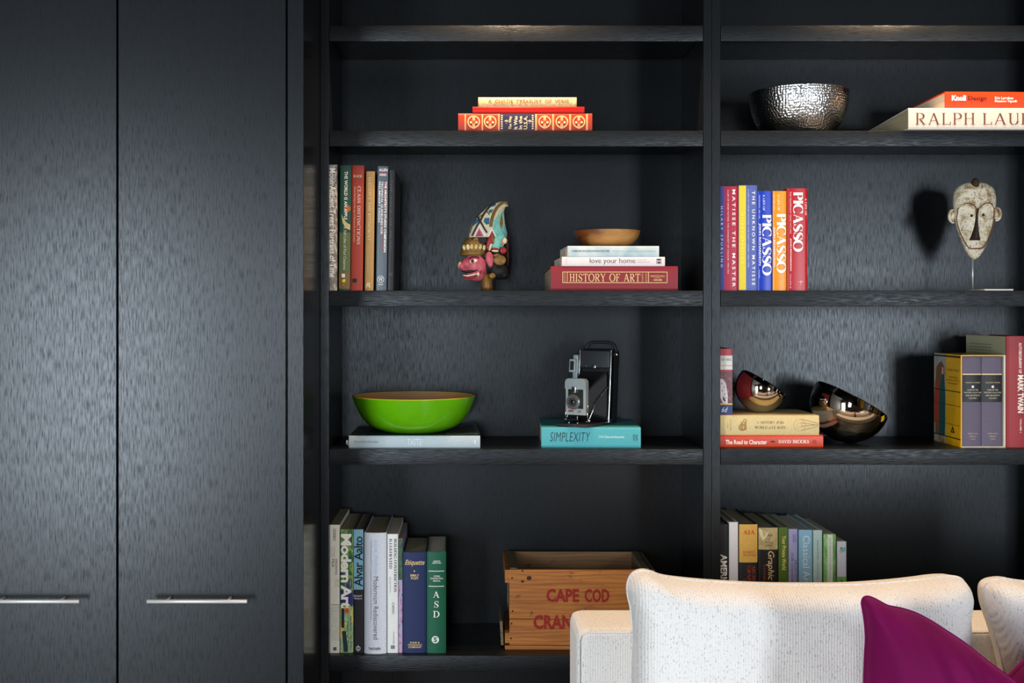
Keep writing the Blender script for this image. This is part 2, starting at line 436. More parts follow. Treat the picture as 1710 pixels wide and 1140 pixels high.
# ------------------------------------------------------------------ bookcases
SHELF_PY = (42.5, 218.0, 485.0, 749.5, 1094.5)
ZS = [None] + [wz(p) for p in SHELF_PY]           # ZS[n] = top of shelf n
NOSE = 0.0395; BOARD = 0.019; DEPTH = 0.300
def bookcase(label, px0, px1, pxi0, pxi1):
    X0, X1, I0, I1 = wx(px0), wx(px1), wx(pxi0), wx(pxi1)
    xc = (X0 + X1) / 2
    r = thing('bookcase', label, 'bookcase', (xc, 0, 0), group='built-in black oak bookcases')
    TOP = 2.46
    for a, b in ((X0, I0), (I1, X1)):
        boxo('side_panel', (a-xc, b-xc, 0, DEPTH, 0, TOP), WV, r, 0.0008)
    boxo('back_panel', (X0-xc, X1-xc, DEPTH, DEPTH+0.018, 0, TOP), WV, r)
    boxo('top_panel', (X0-xc, X1-xc, 0, DEPTH+0.018, TOP, TOP+0.03), WH, r)
    boxo('header_fascia', (X0-xc, X1-xc, 0, 0.025, TOP+0.03, HC), WH, r)
    boxo('plinth', (I0-xc, I1-xc, 0.03, 0.05, 0, 0.08), WH, r)
    g = 0.0012
    for z in ZS[1:] + [0.12]:
        sh = boxo('shelf', (I0+g-xc, I1-g-xc, 0.018, DEPTH-0.001, z-BOARD, z), WH, r)
        bm = bmesh.new(); box(bm, I0+g-xc, I1-g-xc, 0, 0.018, z-NOSE, z, 0.0016, 2)
        smooth_by_angle(mesh_obj('shelf_nosing', bm, WH, sh), 50)
    return r
bookcase('black oak bookcase bay beside the tall cabinet, holding the green bowl', 535, 1188.4, 549, 1175)
bookcase('black oak bookcase bay behind the white cushions, holding the carved mask', 1189.0, 1843, 1203, 1829)

# ------------------------------------------------------------------ tall cabinet with doors
YF = -0.29
CF = fac(YF)
def cx_(px): return (px - CX) * CF
CR = wx(535) - 0.0004; CL = cx_(-86)
tc = thing('tall_cabinet', 'tall black oak cabinet with two flush doors and bar handles', 'cabinet', ((CL+CR)/2, YF, 0))
ox = (CL+CR)/2
def cb(name, x0, x1, y0, y1, z0, z1, m, parent=tc, bev=0.0): return boxo(name, (x0-ox, x1-ox, y0-YF, y1-YF, z0, z1), m, parent, bev)
cb('side_panel', cx_(480.5), CR, YF, DEPTH+0.018, 0, HC-0.002, [WV, WS], bev=0.0008)
cb('carcass', CL, cx_(480.5), YF+0.021, DEPTH+0.018, 0.08, HC-0.002, WV)
cb('side_panel', CL-0.036, CL-0.003, YF, DEPTH+0.018, 0, HC-0.002, WV, bev=0.0008)
cb('plinth', CL, cx_(480.5), YF+0.05, YF+0.07, 0, 0.08, WV)
for o in tc.children:
    if o.name.startswith('side_panel'):
        for p in o.data.polygons:
            if p.normal.x > 0.9 and len(o.data.materials) > 1: p.material_index = 1
HZ = ZC + (CY - 1003.5) * fac(YF - 0.032)
for (p0, p1, hc) in ((-84, 194.6, 49.5), (197.4, 477.2, 329.5)):
    dr = cb('door', cx_(p0), cx_(p1), YF, YF+0.020, 0.085, HC-0.006, WV, bev=0.0012)
    hx = (hc - CX) * fac(YF - 0.032) - ox; hl = 83.7 * fac(YF - 0.032); hr = 0.0043
    bm = bmesh.new(); RY = Matrix.Rotation(math.radians(90), 4, 'Y')
    lathe(bm, [(hr*.8, -hl), (hr, -hl+0.0008), (hr, hl-0.0008), (hr*.8, hl)], 20, Matrix.Translation((hx, -0.034, HZ)) @ RY, (True, True))
    h = mesh_obj('handle_bar', bm, STEEL, dr, True); smooth_by_angle(h, 60)
    for sx in (-1, 1):
        bm = bmesh.new(); lathe(bm, [(0.0032, 0.0), (0.0032, 0.033)], 12, Matrix.Translation((hx+sx*hl*0.61, -0.0335, HZ)) @ Matrix.Rotation(math.radians(-90), 4, 'X'), (True, True))
        mesh_obj('handle_post', bm, STEEL, dr, True)

# ------------------------------------------------------------------ books
def page_mat(name, a, b, axis):
    t = NT(name); sc = [4.0, 4.0, 4.0]; sc[axis] = 1400.0
    f = t.noise(t.coords(sc), 1.0, 2.0); t.bump(f, 0.25, 0.0004)
    return t.set(t.ramp(f, [(0.3, a), (0.7, b)]), 0.8)
PG = {(0, 0): page_mat('page_edges_standing', 'bdb29c', 'e0d8c6', 0), (1, 0): page_mat('page_edges_lying', 'bdb29c', 'e0d8c6', 2),
      (0, 1): page_mat('page_edges_aged_standing', '8f8468', 'b3a888', 0), (1, 1): page_mat('page_edges_aged_lying', '8f8468', 'b3a888', 2),
      (0, 2): page_mat('page_edges_white_standing', 'cfcdc8', 'efeeea', 0), (1, 2): page_mat('page_edges_white_lying', 'cfcdc8', 'efeeea', 2)}
GAP = 0.0003
def book(label, x0, y0, x1, base, Y=0.02, depth=0.2, cover='808080', lie=False, hard=True, bulge=0.0015, tilt=0.0, yaw=0.0,
         wedge=1.0, pages=0, group=None, rough=0.45, name='hardcover_book', spine=None, board=0.0025):
    """spine front at plane Y; x0,y0,x1 are photograph pixels of the spine's left, top and right; base = z it stands on"""
    f = fac(Y); xa, xb = (x0-CX)*f + GAP, (x1-CX)*f - GAP; xc = (xa+xb)/2; W = xb - xa; H = ZC + (CY-y0)*f - base
    r = thing(name, label, 'book', (xc, Y, base), (0, math.radians(tilt), math.radians(yaw)), group)
    T, L = (H, W) if lie else (W, H)                      # thickness across, length along
    bd = board if hard else 0.0007; ov = 0.003 if hard else 0.0
    def mp(a, y, b): return (a - W/2, y, b) if lie else (b - W/2, y, H - a)
    def wd(b, y): return b if wedge == 1.0 else b * (1 - (1-wedge) * max(0, y) / depth)
    n = 10
    outer = [(-bulge*(1-(2*i/n-1)**2) + (0.0009 if i in (0, n) else 0.0), T*i/n) for i in range(n+1)]
    si = max(bd, 0.0012)
    prof = outer + [(depth, T), (depth, T-bd), (si+0.0015, T-bd), (si, T-bd-0.001), (si, bd+0.001), (si+0.0015, bd), (depth, bd), (depth, 0.0)]
    bm = bmesh.new()
    A = [bm.verts.new(mp(0, y, wd(b, y))) for y, b in prof]; B = [bm.verts.new(mp(L, y, wd(b, y))) for y, b in prof]
    m = len(prof)
    for i in range(m): bm.faces.new((A[i], A[(i+1) % m], B[(i+1) % m], B[i]))
    # end caps pieced from quads so that the C section stays clean
    def cap(Vx):
        for i in range(n):
            pass
        bm.faces.new(Vx)
    cap(A); cap(list(reversed(B)))
    bmesh.ops.recalc_face_normals(bm, faces=bm.faces)
    cm = cover if not isinstance(cover, str) else paint(cover, rough)
    mats = [cm]
    if spine is not None: mats.append(spine if not isinstance(spine, str) else paint(spine, rough))
    c = mesh_obj('cover', bm, mats, r)
    if spine is not None:
        for p in c.data.polygons:
            if p.normal.y < -0.7 and p.center.y < 0.0012: p.material_index = 1
    bm = bmesh.new(); g = 0.0002
    P = [(si+g, bd+g), (si+g, T-bd-g), (depth-ov, T-bd-g), (depth-ov, bd+g)]
    a0, a1 = (ov, L-ov) if hard else (0.0006, L-0.0006)
    A = [bm.verts.new(mp(a0, y, wd(b, y))) for y, b in P]; B = [bm.verts.new(mp(a1, y, wd(b, y))) for y, b in P]
    for i in range(4): bm.faces.new((A[i], A[(i+1) % 4], B[(i+1) % 4], B[i]))
    bm.faces.new(A); bm.faces.new(list(reversed(B))); bmesh.ops.recalc_face_normals(bm, faces=bm.faces)
    mesh_obj('page_block', bm, PG[(1 if lie else 0, pages)], r)
    def surf(x, z):
        t = (z / H) if lie else (x + W/2) / W
        t = min(1, max(0, t)); return -bulge * (1 - (2*t-1)**2)
    p = Print(r, Y, xc, base, surf)
    p.top = base + H; p.H = H; p.W = W
    return p

def mottled(name, stops, scale=(80, 80, 80), detail=4, dist=0.6, rough=0.5):
    t = NT(name); f = t.noise(t.coords(scale), 1.0, detail, 0.65, dist)
    return t.set(t.ramp(f, stops), rough)
LF = 'D8D2BE'; WHT = 'EEEDE8'; GOLD = 'C9A55C'

# ---- stack on the second shelf, left bay
G = 'books lying in the stack under the downlight'
z2 = ZS[2]
b = book('thick red lying book with gold crests and dark blue title panel', 765, 189.3, 989, z2, 0.012, 0.215, 'A3301C', True, bulge=0.003, group=G, pages=1)
for x in (777, 805.5, 833): b.patch((x-1.2, 190.5, x+1.2, 217.5), 'D39A5E', 'gilt_line')
for x in (895, 923.5, 952, 980): b.patch((x-1.6, 190.5, x+1.6, 217.5), 'D39A5E', 'gilt_line')
b.patch((835, 189.8, 893.5, 217.8), '2A2440', 'title_panel')
for cxp in (791, 818.5, 909.5, 938, 966.5):
    b.disc((cxp, 203.5), 10.6, 'D9B27A', 'gilt_crest', 0.0008, r0=8.6)
    b.patch((cxp-2.2, 193, cxp+2.2, 215), 'CF9E66', 'gilt_crest', 0.0009)
    b.disc((cxp-4.6, 204.5), 2.0, 'E0C08C', 'gilt_crest', 0.001); b.disc((cxp+4.6, 204.5), 2.0, 'E0C08C', 'gilt_crest', 0.001)
    b.disc((cxp, 204), 2.6, 'B5432F', 'gilt_crest', 0.0012)
for i, (s_, x) in enumerate((('The Way', 852.5), ('It Was', 861), ('In the', 869), ('U.S.A.', 877.5))): b.text(s_, (x-3.0, 194, x+3.0, 216), 'E6D3A0', 2, bold=0.012)
for x in (838, 889.5):
    for k in range(7): b.patch((x-1.3, 192+k*3.6, x+1.3, 194+k*3.6), 'E0CF9C', 'gilt_dash', 0.0008, 1)
for x in (845.5, 884.5): b.text('*', (x-3, 200, x+3, 208), 'E6D3A0', bold=0.03)
zt = b.top
b = book('thin bright red lying book in the middle of the stack under tan book', 789, 178.3, 976, zt, 0.012, 0.195, 'B01208', True, bulge=0.0015, group=G, rough=0.35)
zt = b.top
worn = mottled('worn_tan_cloth', [(0.3, 'A06A3C'), (0.5, 'D9B079'), (0.7, 'E8CFA0')], (420, 420, 60), 4)
b = book('worn tan lying book on top of the red books', 798.5, 162.5, 963, zt, 0.014, 0.18, worn, True, bulge=0.003, group=G, pages=1)
b.text('A  CHILDS  TREASURY  OF  VERSE', (815, 166.5, 950, 172.5), '8E5B34', bold=0.01)

# ---- row on the third shelf, left bay
G = 'books standing by the bookcase side above the green bowl'
z3 = ZS[3]; Y3 = 0.02
bark = mottled('birch_bark_print', [(0.36, '332A22'), (0.5, '8B8276'), (0.6, 'C9C4BA'), (0.8, '5A5048')], (200, 200, 50), 6, 1.4)
b = book('narrow standing book with a grey bark pattern on its spine, against the bookcase side', 545.5, 275, 563.2, z3, Y3, 0.235, bark, bulge=0.001, group=G)
b.text('Moon·Ancient Trees: Portraits of Time', (550.5, 281, 560.5, 463), 'F2F0EA', 1, bold=0.008)
b = book('dark green standing book with white title and a pear picture', 565.3, 276, 584.6, z3, Y3, 0.24, '1F4B3B', tilt=0.7, group=G)
b.patch((565.8, 388, 584.2, 482), '5A6A3E', 'picture_panel'); b.patch((565.8, 455, 584.2, 482), '7C5F34', 'picture_panel', 0.0005)
b.disc((578.5, 348), 5.6, 'A8682B', 'apple_picture', 0.0006)
b.patch(None, 'C9C07A', 'pear_picture', 0.0006, poly=[(568.5, 357), (572, 365), (578, 372), (583.5, 375), (583.5, 384), (577, 381), (571, 372)])
b.text('THE WORLD IS AN APPLE', (573, 286, 578.5, 367), WHT, 1, bold=0.02)
b.text('The Still Lifes of Paul Cezanne', (573, 372, 577.5, 450), 'D9DCC8', 1)
b.patch((570.5, 457, 576, 463), WHT, 'publisher_mark', 0.0007); b.text('g', (571, 466, 577, 478), 'D9E021', bold=0.04)
b = book('brick red standing book with cream title between green and tan books', 584.9, 276, 605.6, z3, Y3, 0.24, 'A8402F', tilt=0.7, group=G)
b.text('BAER', (588, 292, 602.5, 296.5), 'EAD9C8', font='serif', tk=.16, tn=.06); b.text('CLASS DISTINCTIONS', (595, 311, 600.5, 408), 'EAD9C8', 1, font='serif', tk=.15, tn=.06)
b.text('Dutch Painting in the Age of Rembrandt and Vermeer', (588.5, 312, 592, 405), 'E3C9B6', 1)
b.patch((588.5, 465, 596, 471.5), '2A1D22', 'publisher_mark', 0.0007)
b = book('tan cloth standing book, the shortest of its row', 608.6, 286, 623.6, z3, Y3, 0.22, 'AE8A52', tilt=0.75, group=G)
b.text('ELEGANCE AND REFINEMENT', (613, 296, 617.5, 402), 'E2CFA2', 1, font='serif', tk=.13, tn=.05)
b.text('The Still Life Paintings of Willem van Aelst', (612.5, 412, 614.5, 455), 'D7C08E', 1); b.text('R', (611, 472, 618.5, 480), 'EBDDB8', shear=0.2)
b = book('slate blue standing book with a red line beside its white title', 627.2, 277.5, 645.6, z3, Y3, 0.235, '52606B', tilt=0.85, group=G, rough=0.3, pages=1)
b.text('ALLEN', (630, 281.5, 644, 286), WHT, bold=0.02); b.patch((628.5, 287, 645, 288), 'B3263A', 'red_line', 0.0007); b.text('IANO', (631.5, 289.5, 642.5, 294), WHT, bold=0.02)
b.text("THE ARCHITECT'S STUDIO COMPANION", (639.8, 303, 643.5, 421), WHT, 1, bold=0.02); b.patch((638.2, 303, 639.0, 419), 'B3263A', 'red_line', 0.0007)
b.text('TECHNICAL GUIDELINES FOR', (634, 303, 637.5, 391), 'E4E6E8', 1, bold=0.015); b.text('PRELIMINARY DESIGN', (629.6, 303, 633, 371), 'E4E6E8', 1, bold=0.015)
b.disc((635.5, 466), 5.8, 'D6DBDE', 'publisher_ring', r0=5.0); b.text('W', (632, 462.5, 639, 469.5), 'E4E6E8', bold=0.01); b.text('WILEY', (631, 473.5, 640, 476), 'E4E6E8', bold=0.01)
b = book('near-black standing book at the end of the row, beside the bare panel', 646.4, 284, 657.4, z3, Y3, 0.225, '15171C', tilt=0.85, group=G)
b.text('THE  FACE  OF  MUSIC', (649.5, 300, 653, 420), '4A4642', 1); b.text('M', (649, 455, 654, 462), '55524E')

# ---- lying stack on the third shelf
G = 'books lying under the wooden bowl'
b = book('thick red lying book with a gold framed title, bottom of its stack', 919.5, 444.3, 1132.3, z3, 0.03, 0.24, '82202A', True, bulge=0.001, wedge=0.86, group=G, pages=1, yaw=0.6)
for rc in ((939, 453.6, 1114.5, 454.7), (939, 471.3, 1114.5, 472.4), (939, 453.6, 940.1, 472.4), (1113.4, 453.6, 1114.5, 472.4), (946.7, 453.6, 947.6, 472.4), (1082.2, 453.6, 1083.4, 472.4)):
    b.patch(rc, 'D2B679', 'gold_frame', 0.0007, 2)
b.text('HISTORY OF ART', (951, 456.5, 1069, 470.2), 'D8C08A', font='serif', tk=.13, tn=.06, gap=.14)
b.text('JANSON', (941.6, 456, 945, 470.5), 'C8A76C', 2); b.text('FOURTH', (1071.5, 456.5, 1074.3, 471), 'C8A76C', 2); b.text('EDITION', (1077.5, 456.5, 1080.3, 471), 'C8A76C', 2)
b.text('PRENTICE HALL', (1086, 459.5, 1110.5, 462.2), 'D2B679', bold=0.01); b.patch((1093, 463.4, 1103, 463.9), 'C8A76C', 'gold_frame', 0.0007, 1); b.text('ABRAMS', (1091, 465.5, 1105.5, 469), 'D2B679', bold=0.01)
zt = b.top
b = book('white lying book with large lowercase black title', 938, 428.8, 1110.8, zt, 0.03, 0.22, 'D9D2D4', True, hard=False, bulge=0.0008, group=G, yaw=0.8)
b.text('love your home', (984.8, 430.8, 1061, 441.6), '3A2A2E', bold=-0.006, space=0.95); b.text('THE SECRETS TO SUCCESSFUL', (1063.5, 433.5, 1080, 435), '8C8084'); b.text('TRANSFORMATIONS AND DESIGN', (1063.5, 436.8, 1085, 438.2), '8C8084')
b.patch((1096.5, 432, 1104, 439.8), '2B2728', 'publisher_mark', 0.0006); b.text('M', (1097.5, 434, 1103, 438.5), WHT); b.text('LARDER', (944.5, 431, 946.5, 441), 'C9B4B8', 2)
zt = b.top
pale = mottled('pale_blue_print', [(0.35, '9DB7BF'), (0.55, 'BFCFD2'), (0.75, 'D8DDDC')], (12, 12, 12), 2)
b = book('pale blue lying book under the small wooden bowl', 947.6, 410.6, 1101, zt, 0.03, 0.2, pale, True, hard=False, bulge=0.0008, group=G, yaw=1.0)
b.text('CELEBRATING EXCELLENCE IN WOOD STRUCTURES', (954.5, 417.5, 1018, 420.6), '33424A', bold=0.01); b.text('WOOD DESIGN AWARDS', (1022, 418.2, 1095, 420.4), '7A8E94')
ztop3 = b.top

# ---- fourth shelf, left bay
z4 = ZS[4]
b = book('pale blue-grey lying book under the lime green bowl', 582.4, 727.3, 802, z4, 0.022, 0.25, '26352C', True, spine='AEBBBF', bulge=0.0012, wedge=0.97, pages=2)
b.text('WILLIAMS-SONOMA', (590.5, 735.5, 632, 739.2), '6E8088', font='serif', tk=.12, tn=.05); b.text('TASTE', (680, 732.5, 704, 743.2), 'DFE6E8', bold=-0.008); b.text('1', (792, 734, 794.5, 741), 'D4DCDE')
bm = bmesh.new(); ellipsoid(bm, (wx(580, .03) - b.xc, 0.01, 0.013), (0.004, 0.004, 0.006)); ellipsoid(bm, (wx(581.4, .03) - b.xc, 0.01, 0.009), (0.003, 0.003, 0.004))
mesh_obj('ribbon_knot', bm, paint('CFC8BC', 0.4), b.root, True)
ztaste = b.top
bm = bmesh.new(); gx, gy = 10, 8; gr = [[None]*(gy+1) for _ in range(gx+1)]
for i in range(gx+1):
    for j in range(gy+1):
        u, v = i/gx, j/gy; x = wx(744, .05) - b.xc + u*(0.088 - 0.012*v); y = .015 + .20*v
        gr[i][j] = bm.verts.new((x, y, b.H + .0006 + .017*u*u*(.15+.85*v)*(1-.25*u**4)))
for i in range(gx):
    for j in range(gy): bm.faces.new((gr[i][j], gr[i+1][j], gr[i+1][j+1], gr[i][j+1]))
co = mesh_obj('curled_cover', bm, paint('2A302C', 0.2, spec=.5), b.root, True); so = co.modifiers.new('thickness', 'SOLIDIFY'); so.thickness = .0008; so.offset = 1
b = book('thick turquoise lying book under the folding camera', 904, 713.2, 1069.8, z4, 0.03, 0.235, '4FA6AC', True, bulge=0.0008, yaw=-2.0, pages=0, rough=0.6)
hand = 0.06
b.text('SIMPLEXITY', (918.5, 721.5, 985.5, 737), '1C2A2E', shear=0.18, bold=-0.012, space=1.05); b.text('C R N / Encounters-Rencontres', (999.5, 727, 1042, 730.8), 'DDEBEA', bold=0.01)
b.text('HATJE', (1056.8, 725, 1060, 735.5), '1C2A2E', 2, bold=0.02); b.text('CANTZ', (1061, 725, 1064, 735.5), '1C2A2E', 2, bold=0.02)
zsimp = b.top

# ---- row on the fifth shelf, left bay
G = 'books standing by the bookcase side beside the wooden crate'
z5 = ZS[5]; Y5 = 0.024
scrib = NT('scribbled_print'); f_ = scrib.noise(scrib.coords((210, 210, 120)), 1, 3, .6, 2.5)
scrib.set(scrib.ramp(f_, [(0.0, 'CFC9BB'), (0.47, 'CFC9BB'), (0.495, '2C2A28'), (0.515, 'C6C0B2'), (1.0, 'CFC9BB')]), 0.55)
b = book('cream standing book covered in ink scribbles, against the bookcase side', 549.6, 876, 567.2, z5, Y5, 0.24, 'CFC9BB', bulge=0.0008, hard=False, group=G, pages=1)
b.patch((552.4, 1012, 566.8, 1069), scrib.m, 'ink_drawing'); b.patch((552.4, 912, 560, 930), scrib.m, 'ink_drawing'); b.patch((559, 966, 566.8, 980), scrib.m, 'ink_drawing')
b.text('SZABO', (556.5, 882, 561, 902), '3A3835', 1); b.text('DRAWING', (559.8, 933, 563.5, 959), '3A3835', 1); b.text('FILE', (554.5, 933, 558, 946), '3A3835', 1)
b.patch((553, 1008.8, 566.8, 1009.6), '2C2A28', 'ink_line'); b.patch((556.5, 1080, 562, 1085.5), '4A4A50', 'publisher_mark')
mod = mottled('abstract_painting_print', [(0.3, '10261A'), (0.42, '1F6B34'), (0.52, '8DA52E'), (0.6, '1E2A6B'), (0.72, '15183C')], (60, 60, 22), 2, 1.0)
b = book('standing book with large white title over a colourful abstract painting', 567.9, 884, 590.2, z5, Y5, 0.235, mod, bulge=0.0008, hard=False, group=G, pages=1)
b.patch((568.4, 1012, 589.8, 1089), mottled('abstract_painting_pale', [(0.3, 'C8C9A0'), (0.48, '6FA37C'), (0.6, 'D9C25A'), (0.75, 'D9A878')], (50, 50, 30), 2, .8), 'painting_panel')
b.patch((570, 1015, 575, 1048), '1B1E26', 'painting_stroke', 0.0006); b.patch(None, '222C36', 'painting_stroke', 0.0006, poly=[(571, 1053), (578, 1053), (581, 1088), (574, 1088)])
b.disc((579.5, 1019), 4.2, 'C8502A', 'painting_stroke', 0.0007); b.disc((571.5, 1049.5), 2.2, 'DFAF30', 'painting_stroke', 0.0007)
b.patch((569, 985, 589.4, 1009), '2A2668', 'painting_panel', 0.0003); b.patch((569, 935, 575, 955), 'B3A62A', 'painting_stroke', 0.0003)
b.text('Modern Art', (569.2, 891, 587, 1015), 'EDE9DC', 1, bold=0.035, space=0.92)
b.text('Sam Hunter · John Jacobus', (584.5, 1028, 587.5, 1086), '1E1E20', 1, bold=0.02); b.text('Prentice Hall · Abrams', (579.8, 1038, 582.5, 1084), '1E1E20', 1, bold=0.02)
b = book('standing book with light blue upper spine and black lower spine', 590.5, 883, 607, z5, Y5, 0.235, '232124', bulge=0.0006, hard=True, group=G, pages=1)
b.patch((590.8, 883.6, 606.6, 984), '7FB2C6', 'title_panel'); b.text('Alvar Aalto', (591.4, 895, 605.8, 979), '121316', 2, bold=0.012, space=0.9)
b.text('Richard', (591, 992.5, 604, 996), 'D5D3D0', bold=0.01); b.text('Weston', (591, 997, 604.5, 1000.2), 'D5D3D0', bold=0.01)
b.disc((598.2, 1082), 3.7, 'E5E3E0', 'publisher_ring', r0=2.8); b.patch((597.8, 1076.5, 598.6, 1087.5), 'E5E3E0', 'publisher_ring', 0.0007, 1)
b = book('wide pale grey standing book with rounded spine and blue and black title', 608.2, 889, 645.6, z5, Y5 - 0.003, 0.245, 'C3C8D0', bulge=0.0065, group=G, pages=1, rough=0.4)
b.text('Julius Shulman', (624, 900.5, 632, 958), '8FB0D2', 1, bold=-0.01); b.text('Modernism Rediscovered', (624, 961.5, 632.2, 1066), '26282C', 1, bold=-0.006)
b.text('The rediscovered modernism / La redecouverte d\'un modernisme / Die Wiederentdeckung', (618.6, 901, 621.4, 1033), '5A6068', 1); b.text('TASCHEN', (615.5, 1079.5, 635.5, 1083.8), '26282C', bold=0.02)
b = book('white standing book with black capital title between grey and photo books', 646.6, 891.5, 664.8, z5, Y5, 0.235, 'D3D3CF', bulge=0.0006, hard=False, group=G)
b.text('BUILDING CONSTRUCTION', (658, 899, 662.5, 988), '1D1D1E', 1, font='serif', tk=.22, tn=.05, gap=.07); b.text('ILLUSTRATED', (650, 899, 654.6, 949), '1D1D1E', 1, font='serif', tk=.22, tn=.05, gap=.07)
b.text('SECOND EDITION', (650.5, 963, 652.8, 989), '8A8A88', 1); b.text('· CHING', (655, 1003, 658.5, 1025), '2A2A2A', 1, font='serif', tk=.2, tn=.05)
b.patch((652.5, 1077, 659.5, 1083), '6C7276', 'publisher_mark'); b.text('VAN NOSTRAND', (656.5, 1054, 658.5, 1075), '4A4E50', 1)
pho = mottled('garden_photo_print', [(0.35, '6C4E80'), (0.48, 'B08AA8'), (0.58, '8FA0C0'), (0.7, '33466E')], (90, 90, 60), 4)
b = book('very thin standing book with a green and purple photo spine', 665.2, 900, 672.2, z5, Y5, 0.23, pho, bulge=0.0, hard=False, group=G, pages=1)
b.patch((665.4, 900.4, 672, 968), mottled('garden_leaf_print', [(0.35, '0F2A1A'), (0.6, '1F5A36'), (0.75, '3E8A5A')], (120, 120, 60), 4), 'photo_panel')
b = book('navy blue cloth standing book with gold script title', 673, 921.5, 712, z5, Y5+.002, 0.2, '1C2A54', bulge=0.003, group=G, pages=1, rough=0.6)
b.text('Etiquette', (676.5, 934, 709, 945), 'D9BC7C', shear=0.35, bold=0.01); b.text('v', (690.5, 951.5, 693.5, 954.5), 'D9BC7C', bold=0.04); b.text('EMILY', (685.5, 958, 700, 961.8), 'D9BC7C', bold=0.02); b.text('POST', (686.5, 963, 699, 966.8), 'D9BC7C', bold=0.02)
b.text('FUNK &', (685, 1070.5, 701, 1073.4), 'D9BC7C', bold=0.02); b.text('WAGNALLS', (681, 1074.4, 704.5, 1077), 'D9BC7C', bold=0.02); b.text('COMPANY', (682, 1078, 704, 1081), 'D9BC7C', bold=0.02)
b = book('dark green cloth standing book with white letters, beside the crate', 712.6, 921, 745, z5, Y5, 0.215, '0F5A41', bulge=0.0035, group=G, rough=0.55, yaw=0.8)
b.text('NINTH', (724, 935, 735, 937.4), 'E3E6DE', bold=0.02); b.text('EDITION', (722.5, 938, 736.5, 940.4), 'E3E6DE', bold=0.02)
b.patch((715.5, 952.2, 741.5, 953.4), 'DDE2DA', 'white_line', 0.0007); b.patch((715.5, 977.5, 741.5, 978.7), 'DDE2DA', 'white_line', 0.0007)
b.text('STEEL', (724.5, 960, 735.5, 962.4), 'E3E6DE', bold=0.02); b.text('CONSTRUCTION', (718.5, 963.8, 739.5, 966.4), 'E3E6DE', bold=0.02); b.text('MANUAL', (723.5, 967.8, 735.5, 970.2), 'E3E6DE', bold=0.02)
for s_, y in (('A', 986.5), ('S', 1005), ('D', 1019)): b.text(s_, (723.5, y, 734, y+10.8 if s_ != 'S' else y+7.6) if s_ != 'S' else (725, 1002.5, 732.5, 1013.5), 'EDEFE8', font='serif', tk=.16, tn=.06)
b.disc((727, 1067), 6.2, 'E3E6DE', 'emblem'); b.text('S', (724, 1063, 730, 1071), '0F5A41', bold=0.03, lift=0.0011)

# ---- second shelf, right bay
G = 'books lying beside the hammered bowl'
b = book('large white lying book with brown capital title, overhanging the shelf', 1516.5, 180.2, 1772, z2, -0.018, 0.30, 'CFC8BC', True, bulge=0.0008, wedge=0.75, group=G, pages=1, rough=0.5, board=0.003)
for s_, x0_, x1_ in (('RALPH', 1528.5, 1627.5), ('LAUREN', 1640.5, 1764)): b.text(s_, (x0_, 188.5, x1_, 208.8), '6E3A22', font='serif', tk=.11, tn=.045, gap=.16, sl=.08)
zt = b.top
b = book('orange lying book with white and black title, on the white book', 1577, 153.3, 1742, zt, 0.0, 0.25, 'D23A08', True, bulge=0.0008, wedge=0.9, group=G, pages=0, yaw=1.5)
b.text('Knoll', (1588, 159.5, 1612, 168.8), 'F4F0EA', bold=0.05); b.text('Design', (1616, 160.5, 1646.5, 170), '0A0503', bold=0.012); b.text('Eric Larrabee', (1661, 161.2, 1692, 166), 'F4F0EA', bold=0.015); b.text('Massimo Vignelli', (1661, 167, 1698, 171.8), 'F4F0EA', bold=0.015)

# ---- row on the third shelf, right bay
G = 'biographies standing against the partition beside the mask'
b = book('crimson standing book with a blue spine edge, against the partition', 1198.4, 311, 1233, z3, Y3, 0.2, 'A00430', bulge=0.001, group=G, rough=0.35)
b.patch((1198.8, 311.5, 1209.6, 484), '33408A', 'blue_edge'); b.text('HILARY SPURLING', (1203.3, 344.5, 1207, 446), 'D5D8EC', 1, bold=0.01, space=1.7)
b.text('MATISSE THE MASTER', (1222.5, 316.5, 1227.8, 479), 'F1EDEE', 1, bold=0.012, space=1.5); b.text('A LIFE OF HENRI MATISSE: THE CONQUEST OF COLOUR: 1909-1954', (1214, 317, 1216.8, 457), 'EFD3DA', 1)
b = book('standing book with yellow left half and periwinkle right half', 1233.3, 309.3, 1264.6, z3, Y3, 0.2, '4C5EA8', bulge=0.001, group=G, rough=0.4)
b.patch((1233.8, 309.8, 1245.6, 484), 'D8C832', 'yellow_half'); b.text('HILARY SPURLING', (1237.6, 356, 1241.2, 440), 'EDE88A', 1, bold=0.01, space=1.7)
b.text('THE UNKNOWN MATISSE', (1255.5, 319, 1260.6, 476), 'E9ECF6', 1, bold=0.012, space=1.5); b.text('A LIFE OF HENRI MATISSE: THE EARLY YEARS, 1869-1908', (1248, 316, 1250.4, 446), 'C9D2EE', 1)
def bio(label, x0, x1, ytop, col, ybig0, ybig1, xb0, xb1, xj0, xj1, yj0, yj1, red=False):
    b = book(label, x0, ytop, x1, z3, Y3, 0.205, col, bulge=0.0015, group=G, rough=0.3)
    b.text('PICASSO', (xb0, ybig0, xb1, ybig1), 'F3F2EE', 1, font='serif', tk=.24, tn=.035, gap=.09, sl=.03)
    b.text('JOHN RICHARDSON', (xj0, yj0, xj1, yj1), 'F0EFEA', 1, bold=0.015)
    return b
b = bio('cobalt blue standing book with large white title', 1265, 1290, 319, '0434B0', 358.5, 460, 1272.5, 1288, 1266.5, 1270.5, 373, 443)
b.text('A LIFE OF', (1273.5, 325, 1277, 352), 'DCE4F6', 1, font='serif', tk=.16, tn=.06); b.text('THE PRODIGY, 1881-1906', (1266.8, 325, 1269, 365), 'C8D4F0', 1); b.text('VOLUME I', (1266.8, 450, 1268.6, 465), 'C8D4F0', 1)
